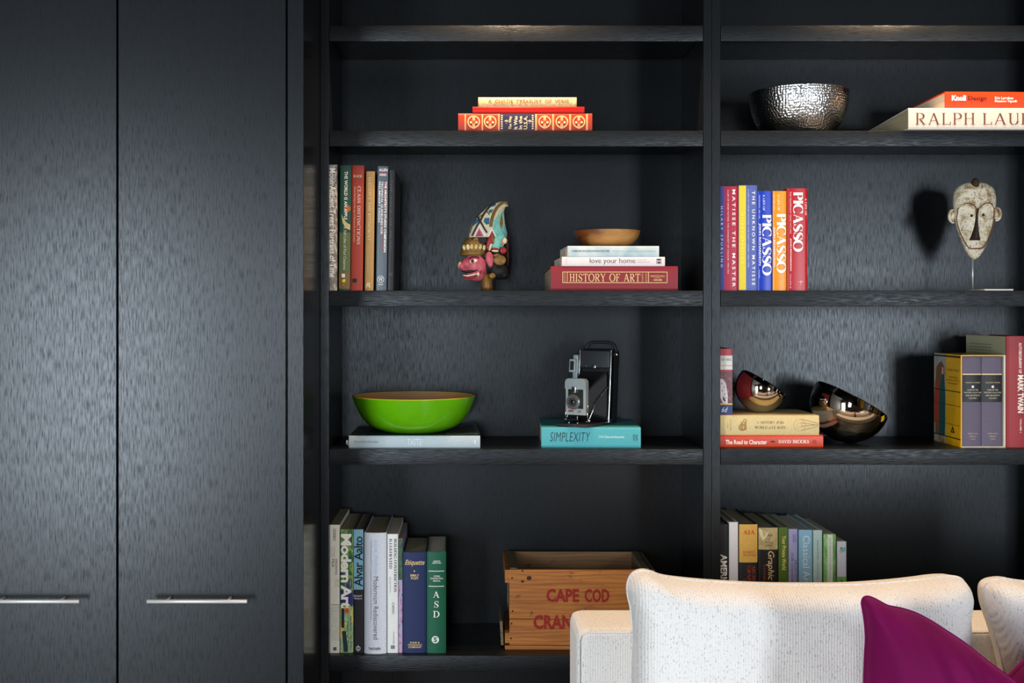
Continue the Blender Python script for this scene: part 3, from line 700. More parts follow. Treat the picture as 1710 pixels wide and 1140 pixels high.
b = bio('orange-yellow standing book with large white title', 1290.3, 1313.4, 319, 'DE8C02', 357, 456, 1296.5, 1312, 1291, 1294.4, 379, 445)
b.text('A LIFE OF', (1298, 325, 1301.5, 352), 'F6E9CC', 1, font='serif', tk=.16, tn=.06); b.text('THE CUBIST REBEL', (1291.4, 324, 1293.4, 352), 'F3DDB0', 1)
b = bio('scarlet standing book at the end of the biographies, title highest', 1314, 1348, 314.5, 'A50A1C', 321, 420.5, 1324, 1340.5, 1318.5, 1321.5, 398, 452)
b.text('A LIFE OF', (1344, 331, 1346.8, 360), 'F0D5D5', 1, font='serif', tk=.16, tn=.06); b.text('THE TRIUMPHANT YEARS 1917-1932', (1318.5, 320, 1321, 390), 'EBC4C6', 1); b.text('VOLUME III', (1318.6, 457, 1320.8, 481), 'EBC4C6', 1)
b.patch((1333.6, 470, 1340.5, 470.8), 'E8C0C0', 'publisher_mark', 0.0006, 1); b.patch((1336.6, 468, 1337.3, 476), 'E8C0C0', 'publisher_mark', 0.0006, 1)

# ---- fourth shelf, right bay
G = 'books stacked under the small metal bowl'
b = book('orange-red lying book with white title, bottom of its stack', 1196.2, 726.4, 1374.8, z4, 0.03, 0.21, 'C2360E', True, bulge=0.0008, group=G, rough=0.35)
b.text('The Road to Character', (1211.5, 734, 1280.5, 741.5), 'F6E6DA', bold=0.022); b.text('DAVID BROOKS', (1300, 734, 1350.5, 740), 'F6E6DA', font='serif', tk=.17, tn=.07)
b.patch(None, '2A1A16', 'small_figure', 0.0007, poly=[(1285, 737.2), (1290, 735.2), (1294, 736.6), (1294, 738.6), (1290, 738.4)])
b.disc((1360, 737.5), 3.4, 'A8341A', 'publisher_mark')
zt = b.top
b = book('cream lying book with brown small-capital title under the small metal bowl', 1196.2, 693.2, 1367.8, zt, 0.032, 0.19, 'D2BE87', True, bulge=0.0025, group=G, rough=0.5)
b.text('A', (1263.5, 702.5, 1266.8, 706.8), '7A5A2E', font='serif'); b.text('HISTORY', (1270, 702.8, 1293, 706.8), '7A5A2E', font='serif', tk=.15, tn=.06); b.text('of the', (1296, 701.6, 1308, 707.2), '7A5A2E', shear=0.3)
b.text('WORLD', (1259.5, 711, 1281, 715.6), '7A5A2E', font='serif', tk=.15, tn=.06); b.text('in', (1283, 711.8, 1286.5, 715.6), '7A5A2E', shear=0.25); b.text('12', (1288.5, 711, 1294.5, 715.6), '7A5A2E', bold=0.01); b.text('MAPS', (1297, 711, 1311, 715.6), '7A5A2E', font='serif', tk=.15, tn=.06)
b.text('JERRY', (1214, 703, 1216.4, 715), 'B9894A', 2); b.text('BROTTON', (1218.6, 700, 1221, 718), 'B9894A', 2)
for (c_, r_) in (((1239, 713), 6.2), ((1243.5, 702.5), 3.2)): b.disc(c_, r_, 'A07A3A', 'compass_drawing', r0=r_*0.55)
b.patch((1237, 704, 1240, 719), 'A07A3A', 'compass_drawing', 0.0007, 2); b.patch((1243, 704, 1246, 718), 'A07A3A', 'compass_drawing', 0.0007, 2)
b.disc((1334.5, 709.5), 10.0, 'C08A62', 'globe_drawing', r0=9.4); b.disc((1334.5, 709.5), 4.6, 'C9926A', 'globe_drawing', r0=4.0)
for y0_, y1_ in ((699, 706), (705, 709), (711, 708), (718, 711)): b.patch(None, 'A07A3A', 'compass_drawing', 0.0008, poly=[(1337, y0_), (1337, y0_+1), (1366, y1_+1), (1366, y1_)])
zmaps = b.top
bib = book('slim standing book with a red, white and navy spine, on the lying cream book', 1199.4, 582, 1223.3, zmaps, 0.035, 0.15, 'A93A44', bulge=0.001, group=None, rough=0.45)
bib.patch((1199.8, 593.5, 1223, 617), 'CFCBC4', 'title_panel'); bib.text('THE BIBLE', (1203.5, 598.5, 1221.5, 602), '6A6260', font='serif', tk=.14, tn=.06); bib.text('KING JAMES VERSION', (1203.5, 609.5, 1221.5, 611.6), '7A7270')
bib.patch((1199.8, 620, 1223, 673.4), mottled('figure_print', [(0.3, '2A2022'), (0.45, '7A3A44'), (0.55, '4A3236'), (0.7, 'B0737A')], (120, 120, 60), 3, 1.2), 'figure_print')
bib.patch(None, 'CFC6CC', 'white_garment', 0.0006, poly=[(1202, 632), (1208, 633), (1212, 640), (1215, 660), (1215, 673), (1207, 673), (1203, 664)])
for (x_, y_) in ((1205, 640), (1209, 646), (1206, 652), (1210, 658), (1208, 665), (1212, 664)): bib.disc((x_, y_), 0.9, '241C20', 'garment_dot', 0.0009, 8)
bib.patch((1199.8, 673.2, 1223, 675.4), 'D9B637', 'yellow_line', 0.0006); bib.patch((1199.8, 675.4, 1223, 692), '21386B', 'navy_panel', 0.0006); bib.text('6d', (1205, 679.5, 1215, 688), 'D9DDE6', shear=0.4)

# two volumes in a slipcase, then the red book with the cream cover
Yb = 0.03
f = fac(Yb); sx0, sx1 = wx(1604.6, Yb), wx(1679.2, Yb); sw = sx1 - sx0; sh_ = wz(592.6, Yb) - z4; sd = 0.165
sl = thing('slipcase', 'yellow slipcase with a painting on its side, open at the front', 'slipcase', ((sx0+sx1)/2, Yb, z4))
YEL = paint('D2A013', 0.35); CARD = paint('C9C2B4', 0.6)
bm = bmesh.new(); t_ = 0.0028
box(bm, -sw/2, -sw/2+t_, 0, sd, 0, sh_); mesh_obj('side_board', bm, YEL, sl)
bm = bmesh.new(); box(bm, sw/2-t_*1.6, sw/2, 0, sd, 0, sh_); mesh_obj('side_board', bm, CARD, sl)
bm = bmesh.new(); box(bm, -sw/2+t_, sw/2-t_*1.6, 0, sd, sh_-t_, sh_); mesh_obj('top_board', bm, YEL, sl)
bm = bmesh.new(); box(bm, -sw/2+t_, sw/2-t_*1.6, 0, sd, 0, t_); mesh_obj('bottom_board', bm, CARD, sl)
bm = bmesh.new(); box(bm, -sw/2+t_, sw/2-t_*1.6, sd-t_, sd, t_, sh_-t_); mesh_obj('back_board', bm, CARD, sl)
def side_quad(y0, y1, z0, z1, m, name, lift=0.0004, poly=None):
    bm = bmesh.new(); x = -sw/2 - lift
    P = poly or [(y0, z0), (y0, z1), (y1, z1), (y1, z0)]
    bm.faces.new([bm.verts.new((x, y, z)) for y, z in P])
    for q in bm.faces:
        q.normal_update()
        if q.normal.x > 0: q.normal_flip()
    return mesh_obj(name, bm, m if not isinstance(m, str) else paint(m, 0.45), sl)
ys = sd * 0.545
side_quad(ys, sd, 0.0, sh_, mottled('fresco_ground', [(0.3, '6F8FA6'), (0.5, 'A99B7C'), (0.7, '7C5A3A')], (30, 30, 14), 3), 'painting_panel')
side_quad(0, 0, 0, 0, '6A4A34', 'painting_arch', 0.0006, [(sd*.6, .02), (sd*.6, .2), (sd*.72, .215), (sd*.9, .20), (sd*.95, .15), (sd*.95, .02)])
side_quad(0, 0, 0, 0, '9A3A2A', 'painting_figure', 0.0008, [(sd*.82, .05), (sd*.80, .13), (sd*.86, .165), (sd*.95, .16), (sd*.99, .12), (sd*.98, .05)])
side_quad(0, 0, 0, 0, '1F4A4A', 'painting_figure', 0.0009, [(sd*.58, .02), (sd*.56, .12), (sd*.60, .18), (sd*.70, .18), (sd*.78, .12), (sd*.79, .02)])
side_quad(0, 0, 0, 0, 'C9A27A', 'painting_figure', 0.0009, [(sd*.63, .18), (sd*.63, .198), (sd*.69, .198), (sd*.69, .18)])
for k, (fz, w_) in enumerate(((.975, .004), (.595, .002), (.44, .0012), (.23, .0008), (.085, .0025))): side_quad(0.0, sd, fz*sh_-w_/2, fz*sh_+w_/2, '15130F', 'black_rule', 0.0011)
def side_text(s_, y0, y1, z0, z1, col, bold=0.0, shear=0.0):
    V, F = sans_mesh(s_, bold, shear); a0 = min(v[0] for v in V); a1 = max(v[0] for v in V); c0_ = min(v[1] for v in V); c1_ = max(v[1] for v in V)
    bm = bmesh.new(); vs = [bm.verts.new((-sw/2-0.0012, y1+(a-a0)/(a1-a0)*(y0-y1), z0+(c-c0_)/(c1_-c0_)*(z1-z0))) for a, c in V]
    for q in F:
        try: bm.faces.new([vs[i] for i in q])
        except ValueError: pass
    for q in bm.faces:
        q.normal_update()
        if q.normal.x > 0: q.normal_flip()
    mesh_obj('cover_lettering', bm, paint(col, 0.5), sl)
side_text('Giorgio Vasari', .008, .082, .19, .197, '7A5A12', shear=.3); side_text('LIVES OF THE', .02, .07, .173, .177, '6A4E10'); side_text('PAINTERS, SCULPTORS', .008, .085, .165, .169, '6A4E10'); side_text('AND ARCHITECTS', .015, .075, .157, .161, '6A4E10')
for k in range(7): side_text('introduction and notes by the editor', .012, .085, .092-.007*k, .0945-.007*k, 'A57E1A')
side_quad(0, 0, 0, 0, '15130F', 'publisher_mark', 0.0012, [(.035, .033), (.047, .05), (.059, .033)]); side_quad(0, 0, 0, 0, 'D2A013', 'publisher_mark', 0.0015, [(.043, .036), (.047, .042), (.051, .036)])
G = 'volumes inside the yellow slipcase'
for k, (xa_, xb_, ex) in enumerate(((1607, 1638.6, 'beside its painted side'), (1639, 1673.2, 'next to the red book'))):
    b = book('mauve-grey volume with black title band inside the slipcase, ' + ex, xa_, 595.4, xb_, z4 + t_ + 0.0004, Yb + 0.003, 0.155, '5D5668', bulge=0.002, group=G, rough=0.6, name='boxed_volume')
    b.patch((xa_+.3, 625.5, xb_-.3, 671), '141214', 'title_band'); b.patch((xa_+.3, 623.6, xb_-.3, 625.6), 'CDB88C', 'gold_line', 0.0006)
    xm = (xa_+xb_)/2 + 1
    b.text('GIORGIO VASARI', (xm-12, 637.5, xm+12, 639.5), 'CDB88C'); b.disc((xm, 645.5), 2.2, 'D9D4CC', 'small_emblem')
    for i, s_ in enumerate(('LIVES OF THE', 'PAINTERS, SCULPTORS', 'AND ARCHITECTS', 'VOLUME %d' % (k+1))):
        hw = (9, 14.5, 12, 7)[i]; b.text(s_, (xm-hw, 649.5+i*4.6, xm+hw, 651.9+i*4.6), 'D2C6AC')
    for i, s_ in enumerate(('EVERYMAN', 'LIBRARY', '1991')): b.text(s_, (xm-(8, 6, 4)[i], 722.5+i*4.6, xm+(8, 6, 4)[i], 724.7+i*4.6), 'B5A88C')
b = book('red standing book with a cream printed cover, beside the slipcase', 1680.6, 561, 1724, z4, Yb, 0.235, '8E1820', bulge=0.0015, rough=0.45)
bm = bmesh.new(); lft = -b.W/2 - 0.0004
bm.faces.new([bm.verts.new(p) for p in ((lft, .004, .001), (lft, .004, b.H-.001), (lft, .233, b.H-.001), (lft, .233, .001))])
for q in bm.faces: q.normal_update(); q.normal.x > 0 and q.normal_flip()
mesh_obj('cream_cover_print', bm, paint('A9A88A', 0.5), b.root)
for k in range(5):
    V, F = sans_mesh('text of the author on the back cover'); a1 = max(v[0] for v in V)
    bm = bmesh.new(); vs = [bm.verts.new((lft-0.0006, .21-(a/a1)*.13, b.H-.025-.008*k+c*.005)) for a, c in V]
    for q in F:
        try: bm.faces.new([vs[i] for i in q])
        except ValueError: pass
    mesh_obj('cover_lettering', bm, paint('55543F', 0.5), b.root)
b.text('AUTOBIOGRAPHY OF', (1700.5, 572, 1705.5, 623), 'EDE3D6', 1, bold=0.02); b.text('MARK TWAIN', (1698.8, 626, 1708.5, 689), 'F0E8DC', 1, bold=0.03); b.text('VOLUME 1', (1702.3, 699, 1705.3, 722), 'E6D3C6', 1, bold=0.02)
b.patch((1699, 693.3, 1709.5, 694), '5A1016', 'thin_rule', 0.0006, 1)

# ---- row on the fifth shelf, right bay, half hidden by the cushion
G = 'books standing behind the long white cushion'
Y6 = 0.028
b = book('black standing book with cream capitals, against the partition', 1196.6, 875, 1217.2, z5, Y6, 0.22, '1E1D1F', bulge=0.0006, group=G, pages=1)
b.text('AMERICAN', (1203, 925, 1214, 997), 'E6DFD2', 1, bold=0.03)
book('plain white standing book between the black and yellow-topped books', 1217.5, 871.3, 1232.8, z5, Y6, 0.225, 'D6CFCC', bulge=0.0006, group=G, pages=1)
b = book('standing book with yellow upper spine and black lower spine', 1234, 874.5, 1265, z5, Y6, 0.225, '1F1C1E', bulge=0.002, group=G, pages=1, rough=0.55)
b.patch((1234.3, 875, 1264.7, 938.5), 'D0A24A', 'yellow_panel'); b.text('AIA', (1241, 884.5, 1260.5, 892), 'C2451E', font='serif', tk=.2, tn=.08); b.text('RAMSEY', (1240.5, 919, 1262, 923), 'B5451E', font='serif', tk=.18, tn=.08); b.text('SLEEPER', (1240.5, 924.3, 1262, 928.2), 'B5451E', font='serif', tk=.18, tn=.08)
b.text('ARCHITECTURAL', (1255.5, 944, 1261.5, 1010), 'A8431F', 1, font='serif', tk=.16, tn=.06); b.text('GRAPHIC', (1247.5, 944, 1253.5, 985), 'A8431F', 1, font='serif', tk=.16, tn=.06); b.text('STANDARDS', (1240.5, 966, 1246.3, 1020), 'A8431F', 1, font='serif', tk=.16, tn=.06)
b = book('standing book with torn tan label above a black spine', 1266, 880, 1299, z5, Y6, 0.225, '1D1818', bulge=0.002, group=G, pages=1, rough=0.4)
b.patch((1266.4, 880.5, 1298.6, 917), mottled('torn_paper', [(0.3, '9A8455'), (0.55, 'B5A06A'), (0.75, 'CDBE94')], (60, 60, 60), 4), 'torn_label')
b.patch(None, 'DCCBA0', 'paper_tear', 0.0007, poly=[(1267, 882), (1272, 884), (1275, 896), (1286, 884), (1277, 899), (1273, 902), (1269, 893)])
b.text('AIA', (1281, 890.5, 1290, 895), '2E2718', bold=0.0); b.text('Ramsey', (1277, 903.5, 1291.5, 907), '2E2718', shear=.25); b.text('Sleeper', (1278, 908.3, 1290, 912), '2E2718', shear=.25)
b.text('Graphic', (1279, 919.5, 1292.5, 968), 'D2B884', 1, shear=0.25, bold=0.01); b.text('STANDARDS', (1274.5, 942, 1278, 990), 'A8431F', 1)
b = book('olive green standing book with pale yellow title', 1300.2, 880.3, 1316.3, z5, Y6, 0.21, '4E6A1E', bulge=0.001, group=G, rough=0.4)
b.text('Your Private World', (1305.5, 894, 1312.5, 951), 'DFD27E', 1, bold=0.012)
b = book('lavender standing book with dark capitals', 1316.8, 883, 1332, z5, Y6, 0.215, '9FA0C8', bulge=0.0008, group=G, hard=False)
b.text('ARCHITECTURE', (1326.5, 933, 1330.3, 985), '4A4A66', 1, font='serif', tk=.15, tn=.06); b.text('FOR COMMERCE', (1320.8, 923, 1324.5, 980), '4A4A66', 1, font='serif', tk=.15, tn=.06); b.text('ALAN', (1327, 891, 1329.5, 904), '5C5C78', 1); b.text('LAMPERT', (1323.4, 891, 1326, 906), '5C5C78', 1)
b = book('light blue standing book with large white title', 1333.8, 884.5, 1356.6, z5, Y6, 0.225, '86B6CF', bulge=0.0012, group=G, rough=0.35)
b.text('Classical Architecture', (1340.5, 894, 1351.8, 1036), 'DDE8EC', 1, bold=-0.004)
b = book('pale mint standing book with small grey title', 1358, 885, 1373.2, z5, Y6, 0.235, 'AFC8C4', bulge=0.0008, group=G)
b.text('Robert A. McCabe', (1364.3, 902, 1366.8, 934), '5C7472', 1); b.text('DeepEscape', (1364, 940, 1367.2, 968), '6FA3A8', 1)
b = book('white standing book with leafy green edges', 1375, 891.6, 1396, z5, Y6, 0.225, '4C8A3E', bulge=0.0008, group=G, hard=False,
         spine=mottled('leaf_print', [(0.3, '3E7F34'), (0.5, '6FAE5A'), (0.7, 'A9CFA0')], (45, 45, 25), 3))
b.patch((1381.5, 892.2, 1390.5, 1090), 'D2DDCE', 'title_panel'); b.text('2010 PRODUCT CATALOG', (1384.3, 897, 1387.4, 966), '8FA88C', 1)
b = book('small white standing book with green lower spine, last of its row', 1398, 904.3, 1413.6, z5, Y6, 0.235, 'C3C6D2', bulge=0.0008, group=G, hard=False)
b.patch((1398.3, 962.3, 1413.3, 1092), '6FAA4E', 'green_panel'); b.text('ARCHITECT', (1403.2, 967, 1407.2, 1015), '16240F', 1, bold=0.02)
b.disc((1408.5, 917), 3.2, '3E9AA8', 'round_emblem', r0=1.6); b.disc((1404.5, 920), 2.6, '7DB83E', 'round_emblem', r0=1.2); b.disc((1404.2, 914.8), 1.6, '2F7A4A', 'round_emblem')

# ------------------------------------------------------------------ bowls
def revolve(name, prof, m, parent, n=64, M=None):
    bm = bmesh.new(); lathe(bm, prof, n, M); bmesh.ops.remove_doubles(bm, verts=bm.verts, dist=1e-6)
    bmesh.ops.recalc_face_normals(bm, faces=bm.faces)
    return smooth_by_angle(mesh_obj(name, bm, m, parent, True), 50)
def spline(P, n=6): return catmull(P, n)

# lime green bamboo bowl
Yg = 0.131; fg = fac(Yg); rg = 103 * fg; hg = wz(660.5, Yg) - ztaste
gb = thing('bamboo_bowl', 'large glossy lime green bowl with tan inside, on the pale grey book', 'bowl', (wx(691, Yg), Yg, ztaste))
t = NT('lime_lacquer'); f_ = t.noise(t.coords(), 30, 2); t.bump(f_, 0.05, 0.001)
LIME = t.set(t.mix(f_, '56A006', '66B40C'), 0.22, 0, 0.5, Coat_Weight=0.5, Coat_Roughness=0.08)
t = NT('coiled_bamboo'); tcn = t.n('ShaderNodeTexCoord'); wv = t.n('ShaderNodeTexWave', wave_type='BANDS', bands_direction='Z')
wv.inputs['Scale'].default_value = 70; wv.inputs['Distortion'].default_value = 1.5; t.l(tcn.outputs['Object'], wv.inputs['Vector'])
t.bump(wv.outputs['Fac'], 0.3, 0.001); BAMBOO = t.set(t.ramp(wv.outputs['Fac'], [(0.2, '9A7040'), (0.8, 'C49A62')]), 0.5)
P = spline([(0.40, 0), (.52, .04), (.70, .17), (.805, .33), (.885, .53), (.95, .77), (1, 1)], 5)
revolve('outer_shell', [(0, 0)] + [(r*rg, z*hg) for r, z in P], LIME, gb, 80)
inn = [(r*rg - 0.006, max(z*hg, 0.006)) for r, z in P]
revolve('inner_lining', [(0, 0.006)] + inn, BAMBOO, gb, 80)
bm = bmesh.new(); lathe(bm, [(rg, hg), (rg-0.001, hg+0.0012), (rg-0.005, hg+0.0012), (rg-0.006, hg)], 80)
mesh_obj('rim', bm, paint('B5A42A', 0.4), gb, True)

# small acacia bowl
Yw = 0.125; fw = fac(Yw); rw = 55.2 * fw; hw_ = wz(386, Yw) - ztop3
t = NT('acacia_wood'); f_ = t.noise(t.coords((9, 9, 40), (0, 0.5, 0.4)), 1, 4, .6, 1.2)
f2 = t.noise(t.coords((8, 8, 8), (0, 0, 0), (0.11, 0, 0.05)), 1, 1)
c1 = t.ramp(f_, [(0.3, '4A2510'), (0.55, '7A431C'), (0.75, '9A5C28')]); c2 = t.ramp(f_, [(0.3, '9C6A36'), (0.7, 'B98850')])
ACACIA = t.set(t.mix(t.ramp(f2, [(0.50, 0.0), (0.58, 1.0)]), c1, c2), 0.35)
ab = thing('wooden_bowl', 'small brown acacia wood bowl on top of the pale blue book', 'bowl', (wx(1014, Yw), Yw, ztop3))
P = spline([(.38, 0), (.58, .05), (.76, .22), (.9, .52), (.97, .8), (1, 1)], 5)
revolve('outer_shell', [(0, 0)] + [(r*rw, z*hw_) for r, z in P], ACACIA, ab, 64)
revolve('inner_surface', [(0, 0.005)] + [(r*rw-0.004, max(z*hw_, 0.005)) for r, z in P[:-1]] + [(rw-0.003, hw_), (rw, hw_)], ACACIA, ab, 64)

# hammered metal bowl
Yh = 0.14; fh = fac(Yh); rh = 81 * fh; hh = wz(156, Yh) - z2
t = NT('hammered_silver'); vo = t.n('ShaderNodeTexVoronoi', feature='SMOOTH_F1'); vo.inputs['Scale'].default_value = 165; vo.inputs['Smoothness'].default_value = 0.45
vo.inputs['Randomness'].default_value = 0.55
tcn = t.n('ShaderNodeTexCoord'); t.l(tcn.outputs['Object'], vo.inputs['Vector']); t.bump(vo.outputs['Distance'], 0.8, 0.0022)
HAMMER = t.set('DCDDDE', 0.2, 1.0)
hb = thing('hammered_bowl', 'round silver bowl with hammered dimples on the second shelf', 'bowl', (wx(1333.5, Yh), Yh, z2))
P = spline([(.45, 0), (.6, .06), (.76, .21), (.862, .36), (.948, .6), (.99, .85), (1, 1)], 5)
revolve('outer_shell', [(0, 0)] + [(r*rh, z*hh) for r, z in P], HAMMER, hb, 72)
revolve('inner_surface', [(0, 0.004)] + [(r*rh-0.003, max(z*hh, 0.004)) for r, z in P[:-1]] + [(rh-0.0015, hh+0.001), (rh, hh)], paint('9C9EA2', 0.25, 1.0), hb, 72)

# two mirror-finished bowls lying tipped
DKCH = NT('dark_mirror_metal').set((0.66, 0.60, 0.53), 0.035, 1.0)
def tipped(label, cpx, cpy, Rpx, tilt, Y, zb, off):
    R = Rpx * fac(Y)
    r = thing('mirror_bowl', label, 'bowl', (wx(cpx, Y), Y, zb), group='dark mirror metal bowls')
    a1 = math.asin(off); M = Matrix.Translation((0, 0, R)) @ Matrix.Rotation(math.radians(12), 4, 'X') @ Matrix.Rotation(math.radians(tilt), 4, 'Y')
    prof = [(R*math.cos(a), R*math.sin(a)) for a in [-math.pi/2 + (a1+math.pi/2)*i/28 for i in range(29)]]; prof[0] = (0, -R)
    revolve('outer_shell', prof, DKCH, r, 72, M)
    q = R - 0.004; pi_ = [(q*math.cos(a), q*math.sin(a)) for a in [-math.pi/2 + (a1+math.pi/2)*i/24 for i in range(25)]]; pi_[0] = (0, -q)
    revolve('inner_surface', pi_, DKCH, r, 72, M)
    revolve('rim', [(prof[-1][0], prof[-1][1]), (prof[-1][0]-0.001, prof[-1][1]+0.0008), (pi_[-1][0], pi_[-1][1]+0.0004), (pi_[-1][0], pi_[-1][1])], DKCH, r, 72, M)
    return r, R
tipped('small dark mirror metal bowl tipped over on the cream lying book', 1270.5, 648, 41.5, 29, 0.115, zmaps, 0.24)
lb, R_ = tipped('larger dark mirror metal bowl with a yellow sticker, tipped on the shelf', 1418, 676.5, 64, 24.6, 0.135, z4, 0.16)
fx = fac(0.135); nx_, nz_ = 39*fx/R_, -19*fx/R_; ny_ = -math.sqrt(1 - nx_**2 - nz_**2)
Nn = Vector((nx_, ny_, nz_)); ux = Vector((0, 0, 1)).cross(Nn).normalized(); uz = Nn.cross(ux)
ux, uz = (ux*math.cos(.25)+uz*math.sin(.25)), (uz*math.cos(.25)-ux*math.sin(.25))
bm = bmesh.new(); g = [[None]*4 for _ in range(4)]
for i in range(4):
    for j in range(4):
        p = Nn*R_ + ux*(i/3-.5)*0.013 + uz*(j/3-.5)*0.016; g[i][j] = bm.verts.new(p.normalized()*(R_+0.0005) + Vector((0, 0, R_)))
for i in range(3):
    for j in range(3): bm.faces.new((g[i][j], g[i+1][j], g[i+1][j+1], g[i][j+1]))
bmesh.ops.recalc_face_normals(bm, faces=bm.faces); mesh_obj('sticker', bm, paint('D9A80C', 0.5), lb)

# ------------------------------------------------------------------ carved mask on a stand
Ym = 0.13; fm = fac(Ym); q5 = fm / 4.955
mk = thing('carved_mask', 'white carved wooden mask with long dark nose on a thin metal stand', 'mask', (wx(1627, Ym), Ym, z3))
def mz(y): return wz(280 + y/4.955, Ym) - z3
def mx(x): return (x - 580) * q5
prof = [(757, 6), (745, 30), (730, 46), (705, 62), (680, 77), (640, 95), (600, 112), (550, 129), (500, 145), (450, 156), (400, 164), (360, 169), (320, 172), (285, 174), (250, 173), (225, 170), (200, 165), (180, 156), (160, 140), (140, 112), (128, 82), (121, 45), (118, 8)]
def mrx(z):
    y = (wz(280, Ym) - z3 - z) / q5
    for (ya, wa), (yb, wb) in zip(prof, prof[1:]):
        if yb <= y <= ya: return (wb + (wa-wb)*(y-yb)/(ya-yb)) * q5
    return 0.004 * 1
HB = [(425, 345), (424, 390), (425, 430), (440, 500), (470, 580), (518, 662), (578, 672), (637, 660), (682, 580), (706, 500), (718, 430), (718, 390), (714, 345), (690, 312), (650, 300), (605, 312), (560, 350), (530, 318), (490, 302), (450, 312)]
HBc = [p[:2] for p in catmull(HB + [HB[0]], 5)][:-1]
def inside(x, y):
    c = False; n = len(HBc); j = n - 1; dmin = 1e9
    for i in range(n):
        xi, yi = HBc[i]; xj, yj = HBc[j]
        if (yi > y) != (yj > y) and x < (xj-xi)*(y-yi)/(yj-yi) + xi: c = not c
        dmin = min(dmin, math.hypot(x-xi, y-yi)); j = i
    return dmin if c else -dmin
def msurf(x, z, depth=0.62):
    rx = mrx(z); u = min(0.999, abs(x)/max(rx, 1e-5)); y = -depth * rx * (1-u**2.2)**0.5
    d = inside(580 + x/q5, (wz(280, Ym)-z3-z)/q5); s_ = min(1, max(0, (d+3)/16)); s_ = s_*s_*(3-2*s_)
    return y + 0.0065*s_
bm = bmesh.new(); NR, NTH = 60, 64; rings = []
z_lo, z_hi = mz(757), mz(118)
for i in range(NR+1):
    u = i/NR; zz = z_lo + (z_hi-z_lo)*(0.5-0.5*math.cos(math.pi*u)); rx = mrx(zz); ring = []
    for k in range(NTH):
        a = 2*math.pi*k/NTH; x = rx*math.cos(a)*0.999
        y = msurf(x, zz) if math.sin(a) < -0.001 else 0.45*rx*math.sin(a)
        ring.append(bm.verts.new((x, y, zz)))
    rings.append(ring)
for A, B in zip(rings, rings[1:]):
    for k in range(NTH): bm.faces.new((A[k], A[(k+1) % NTH], B[(k+1) % NTH], B[k]))
bm.faces.new(list(reversed(rings[0]))); bm.faces.new(rings[-1])
t = NT('aged_white_pigment'); f_ = t.noise(t.coords(), 55, 5, .65, .4); f3 = t.noise(t.coords(), 260, 3)
c = t.ramp(f_, [(0.30, '6A4526'), (0.40, 'A5906A'), (0.50, 'CFC4AA'), (0.75, 'E0D9C6')]); c = t.mix(t.ramp(f3, [(0.34, 1.0), (0.42, 0.0)]), c, '6E5C44')
t.bump(f3, 0.2, 0.001); PIG = t.set(c, 0.75)
mesh_obj('head', bm, PIG, mk, True)
BRN = paint('6A3E1E', 0.6, var=0.3, scale=120); BLK = paint('15100D', 0.55)
def msurf_pt(zx, zy, lift): x = mx(zx); z = mz(zy); return (x, msurf(x, z) - lift, z)
bm = bmesh.new(); tube(bm, [msurf_pt(x, y, 0.0004) for x, y in HBc], 0.0014, 6, True); mesh_obj('painted_outline', bm, BRN, mk, True)
for arc in ([(430, 335), (450, 305), (490, 292), (530, 306), (556, 338)], [(564, 338), (605, 300), (650, 289), (690, 300), (712, 335)]):
    c_ = [p[:2] for p in catmull(arc, 6)]; bm = bmesh.new(); tube(bm, [msurf_pt(x, y, 0.0008) for x, y in c_], 0.0016, 8); mesh_obj('brow_ridge', bm, PIG, mk, True)
bm = bmesh.new()
secs = []
for zy, hwz, pr in ((345, 9, 0.003), (400, 11, 0.005), (460, 15, 0.007), (520, 24, 0.010), (570, 36, 0.013), (592, 44, 0.014), (603, 44, 0.010)):
    cxz = 566 - (zy-345)*0.004; row = []
    for k in range(7):
        u = k/6*2-1; x = mx(cxz + u*hwz); z = mz(zy); row.append(bm.verts.new((x, msurf(mx(cxz), z) + 0.001 - pr*(1-abs(u)**1.6), z)))
    secs.append(row)
for A, B in zip(secs, secs[1:]):
    for k in range(6): bm.faces.new((A[k], A[k+1], B[k+1], B[k]))
bm.faces.new(secs[-1]); bmesh.ops.recalc_face_normals(bm, faces=bm.faces); mesh_obj('nose', bm, paint('2A1B12', 0.6, var=.3, scale=150), mk, True)
for ex, ey in ((525, 403), (618, 397)):
    bm = bmesh.new(); ellipsoid(bm, msurf_pt(ex, ey, 0.0), (12*q5, 0.0012, 12*q5), 14, 10); mesh_obj('eye_hole', bm, BLK, mk, True)
bm = bmesh.new(); tube(bm, [msurf_pt(x, y, 0.0003) for x, y in ((516, 674), (548, 671), (580, 670), (612, 668), (648, 658))], 0.0012, 6); mesh_obj('mouth_line', bm, paint('8A5A2C', .6), mk, True)
for s_, x0_, yc in ((-1, 395, 404), (1, 762, 386)):
    bm = bmesh.new(); pts = [(x0_ - s_*8, yc-52), (x0_ + s_*12, yc-48), (x0_ + s_*26, yc-15), (x0_ + s_*22, yc+25), (x0_ + s_*4, yc+48), (x0_ - s_*14, yc+50)]
    pc = catmull(pts, 4); tube(bm, [(mx(a), -0.004, mz(b_)) for a, b_ in pc], [0.002+0.0022*math.sin(math.pi*i/(len(pc)-1)) for i in range(len(pc))], 8)
    ellipsoid(bm, (mx(x0_), 0.0, mz(yc)), (24*q5, 0.004, 44*q5), 14, 10); mesh_obj('ear', bm, PIG, mk, True)
bm = bmesh.new(); yc_ = msurf(mx(558), mz(165)); ellipsoid(bm, (mx(558), yc_*.75, mz(140)), (31*q5, abs(yc_)*.42, 45*q5), 14, 12); ellipsoid(bm, (mx(560), yc_*.6, mz(106)), (16*q5, 0.008, 16*q5), 10, 8)
mesh_obj('crest', bm, paint('3A2A18', 0.7, var=.4, scale=200), mk, True)
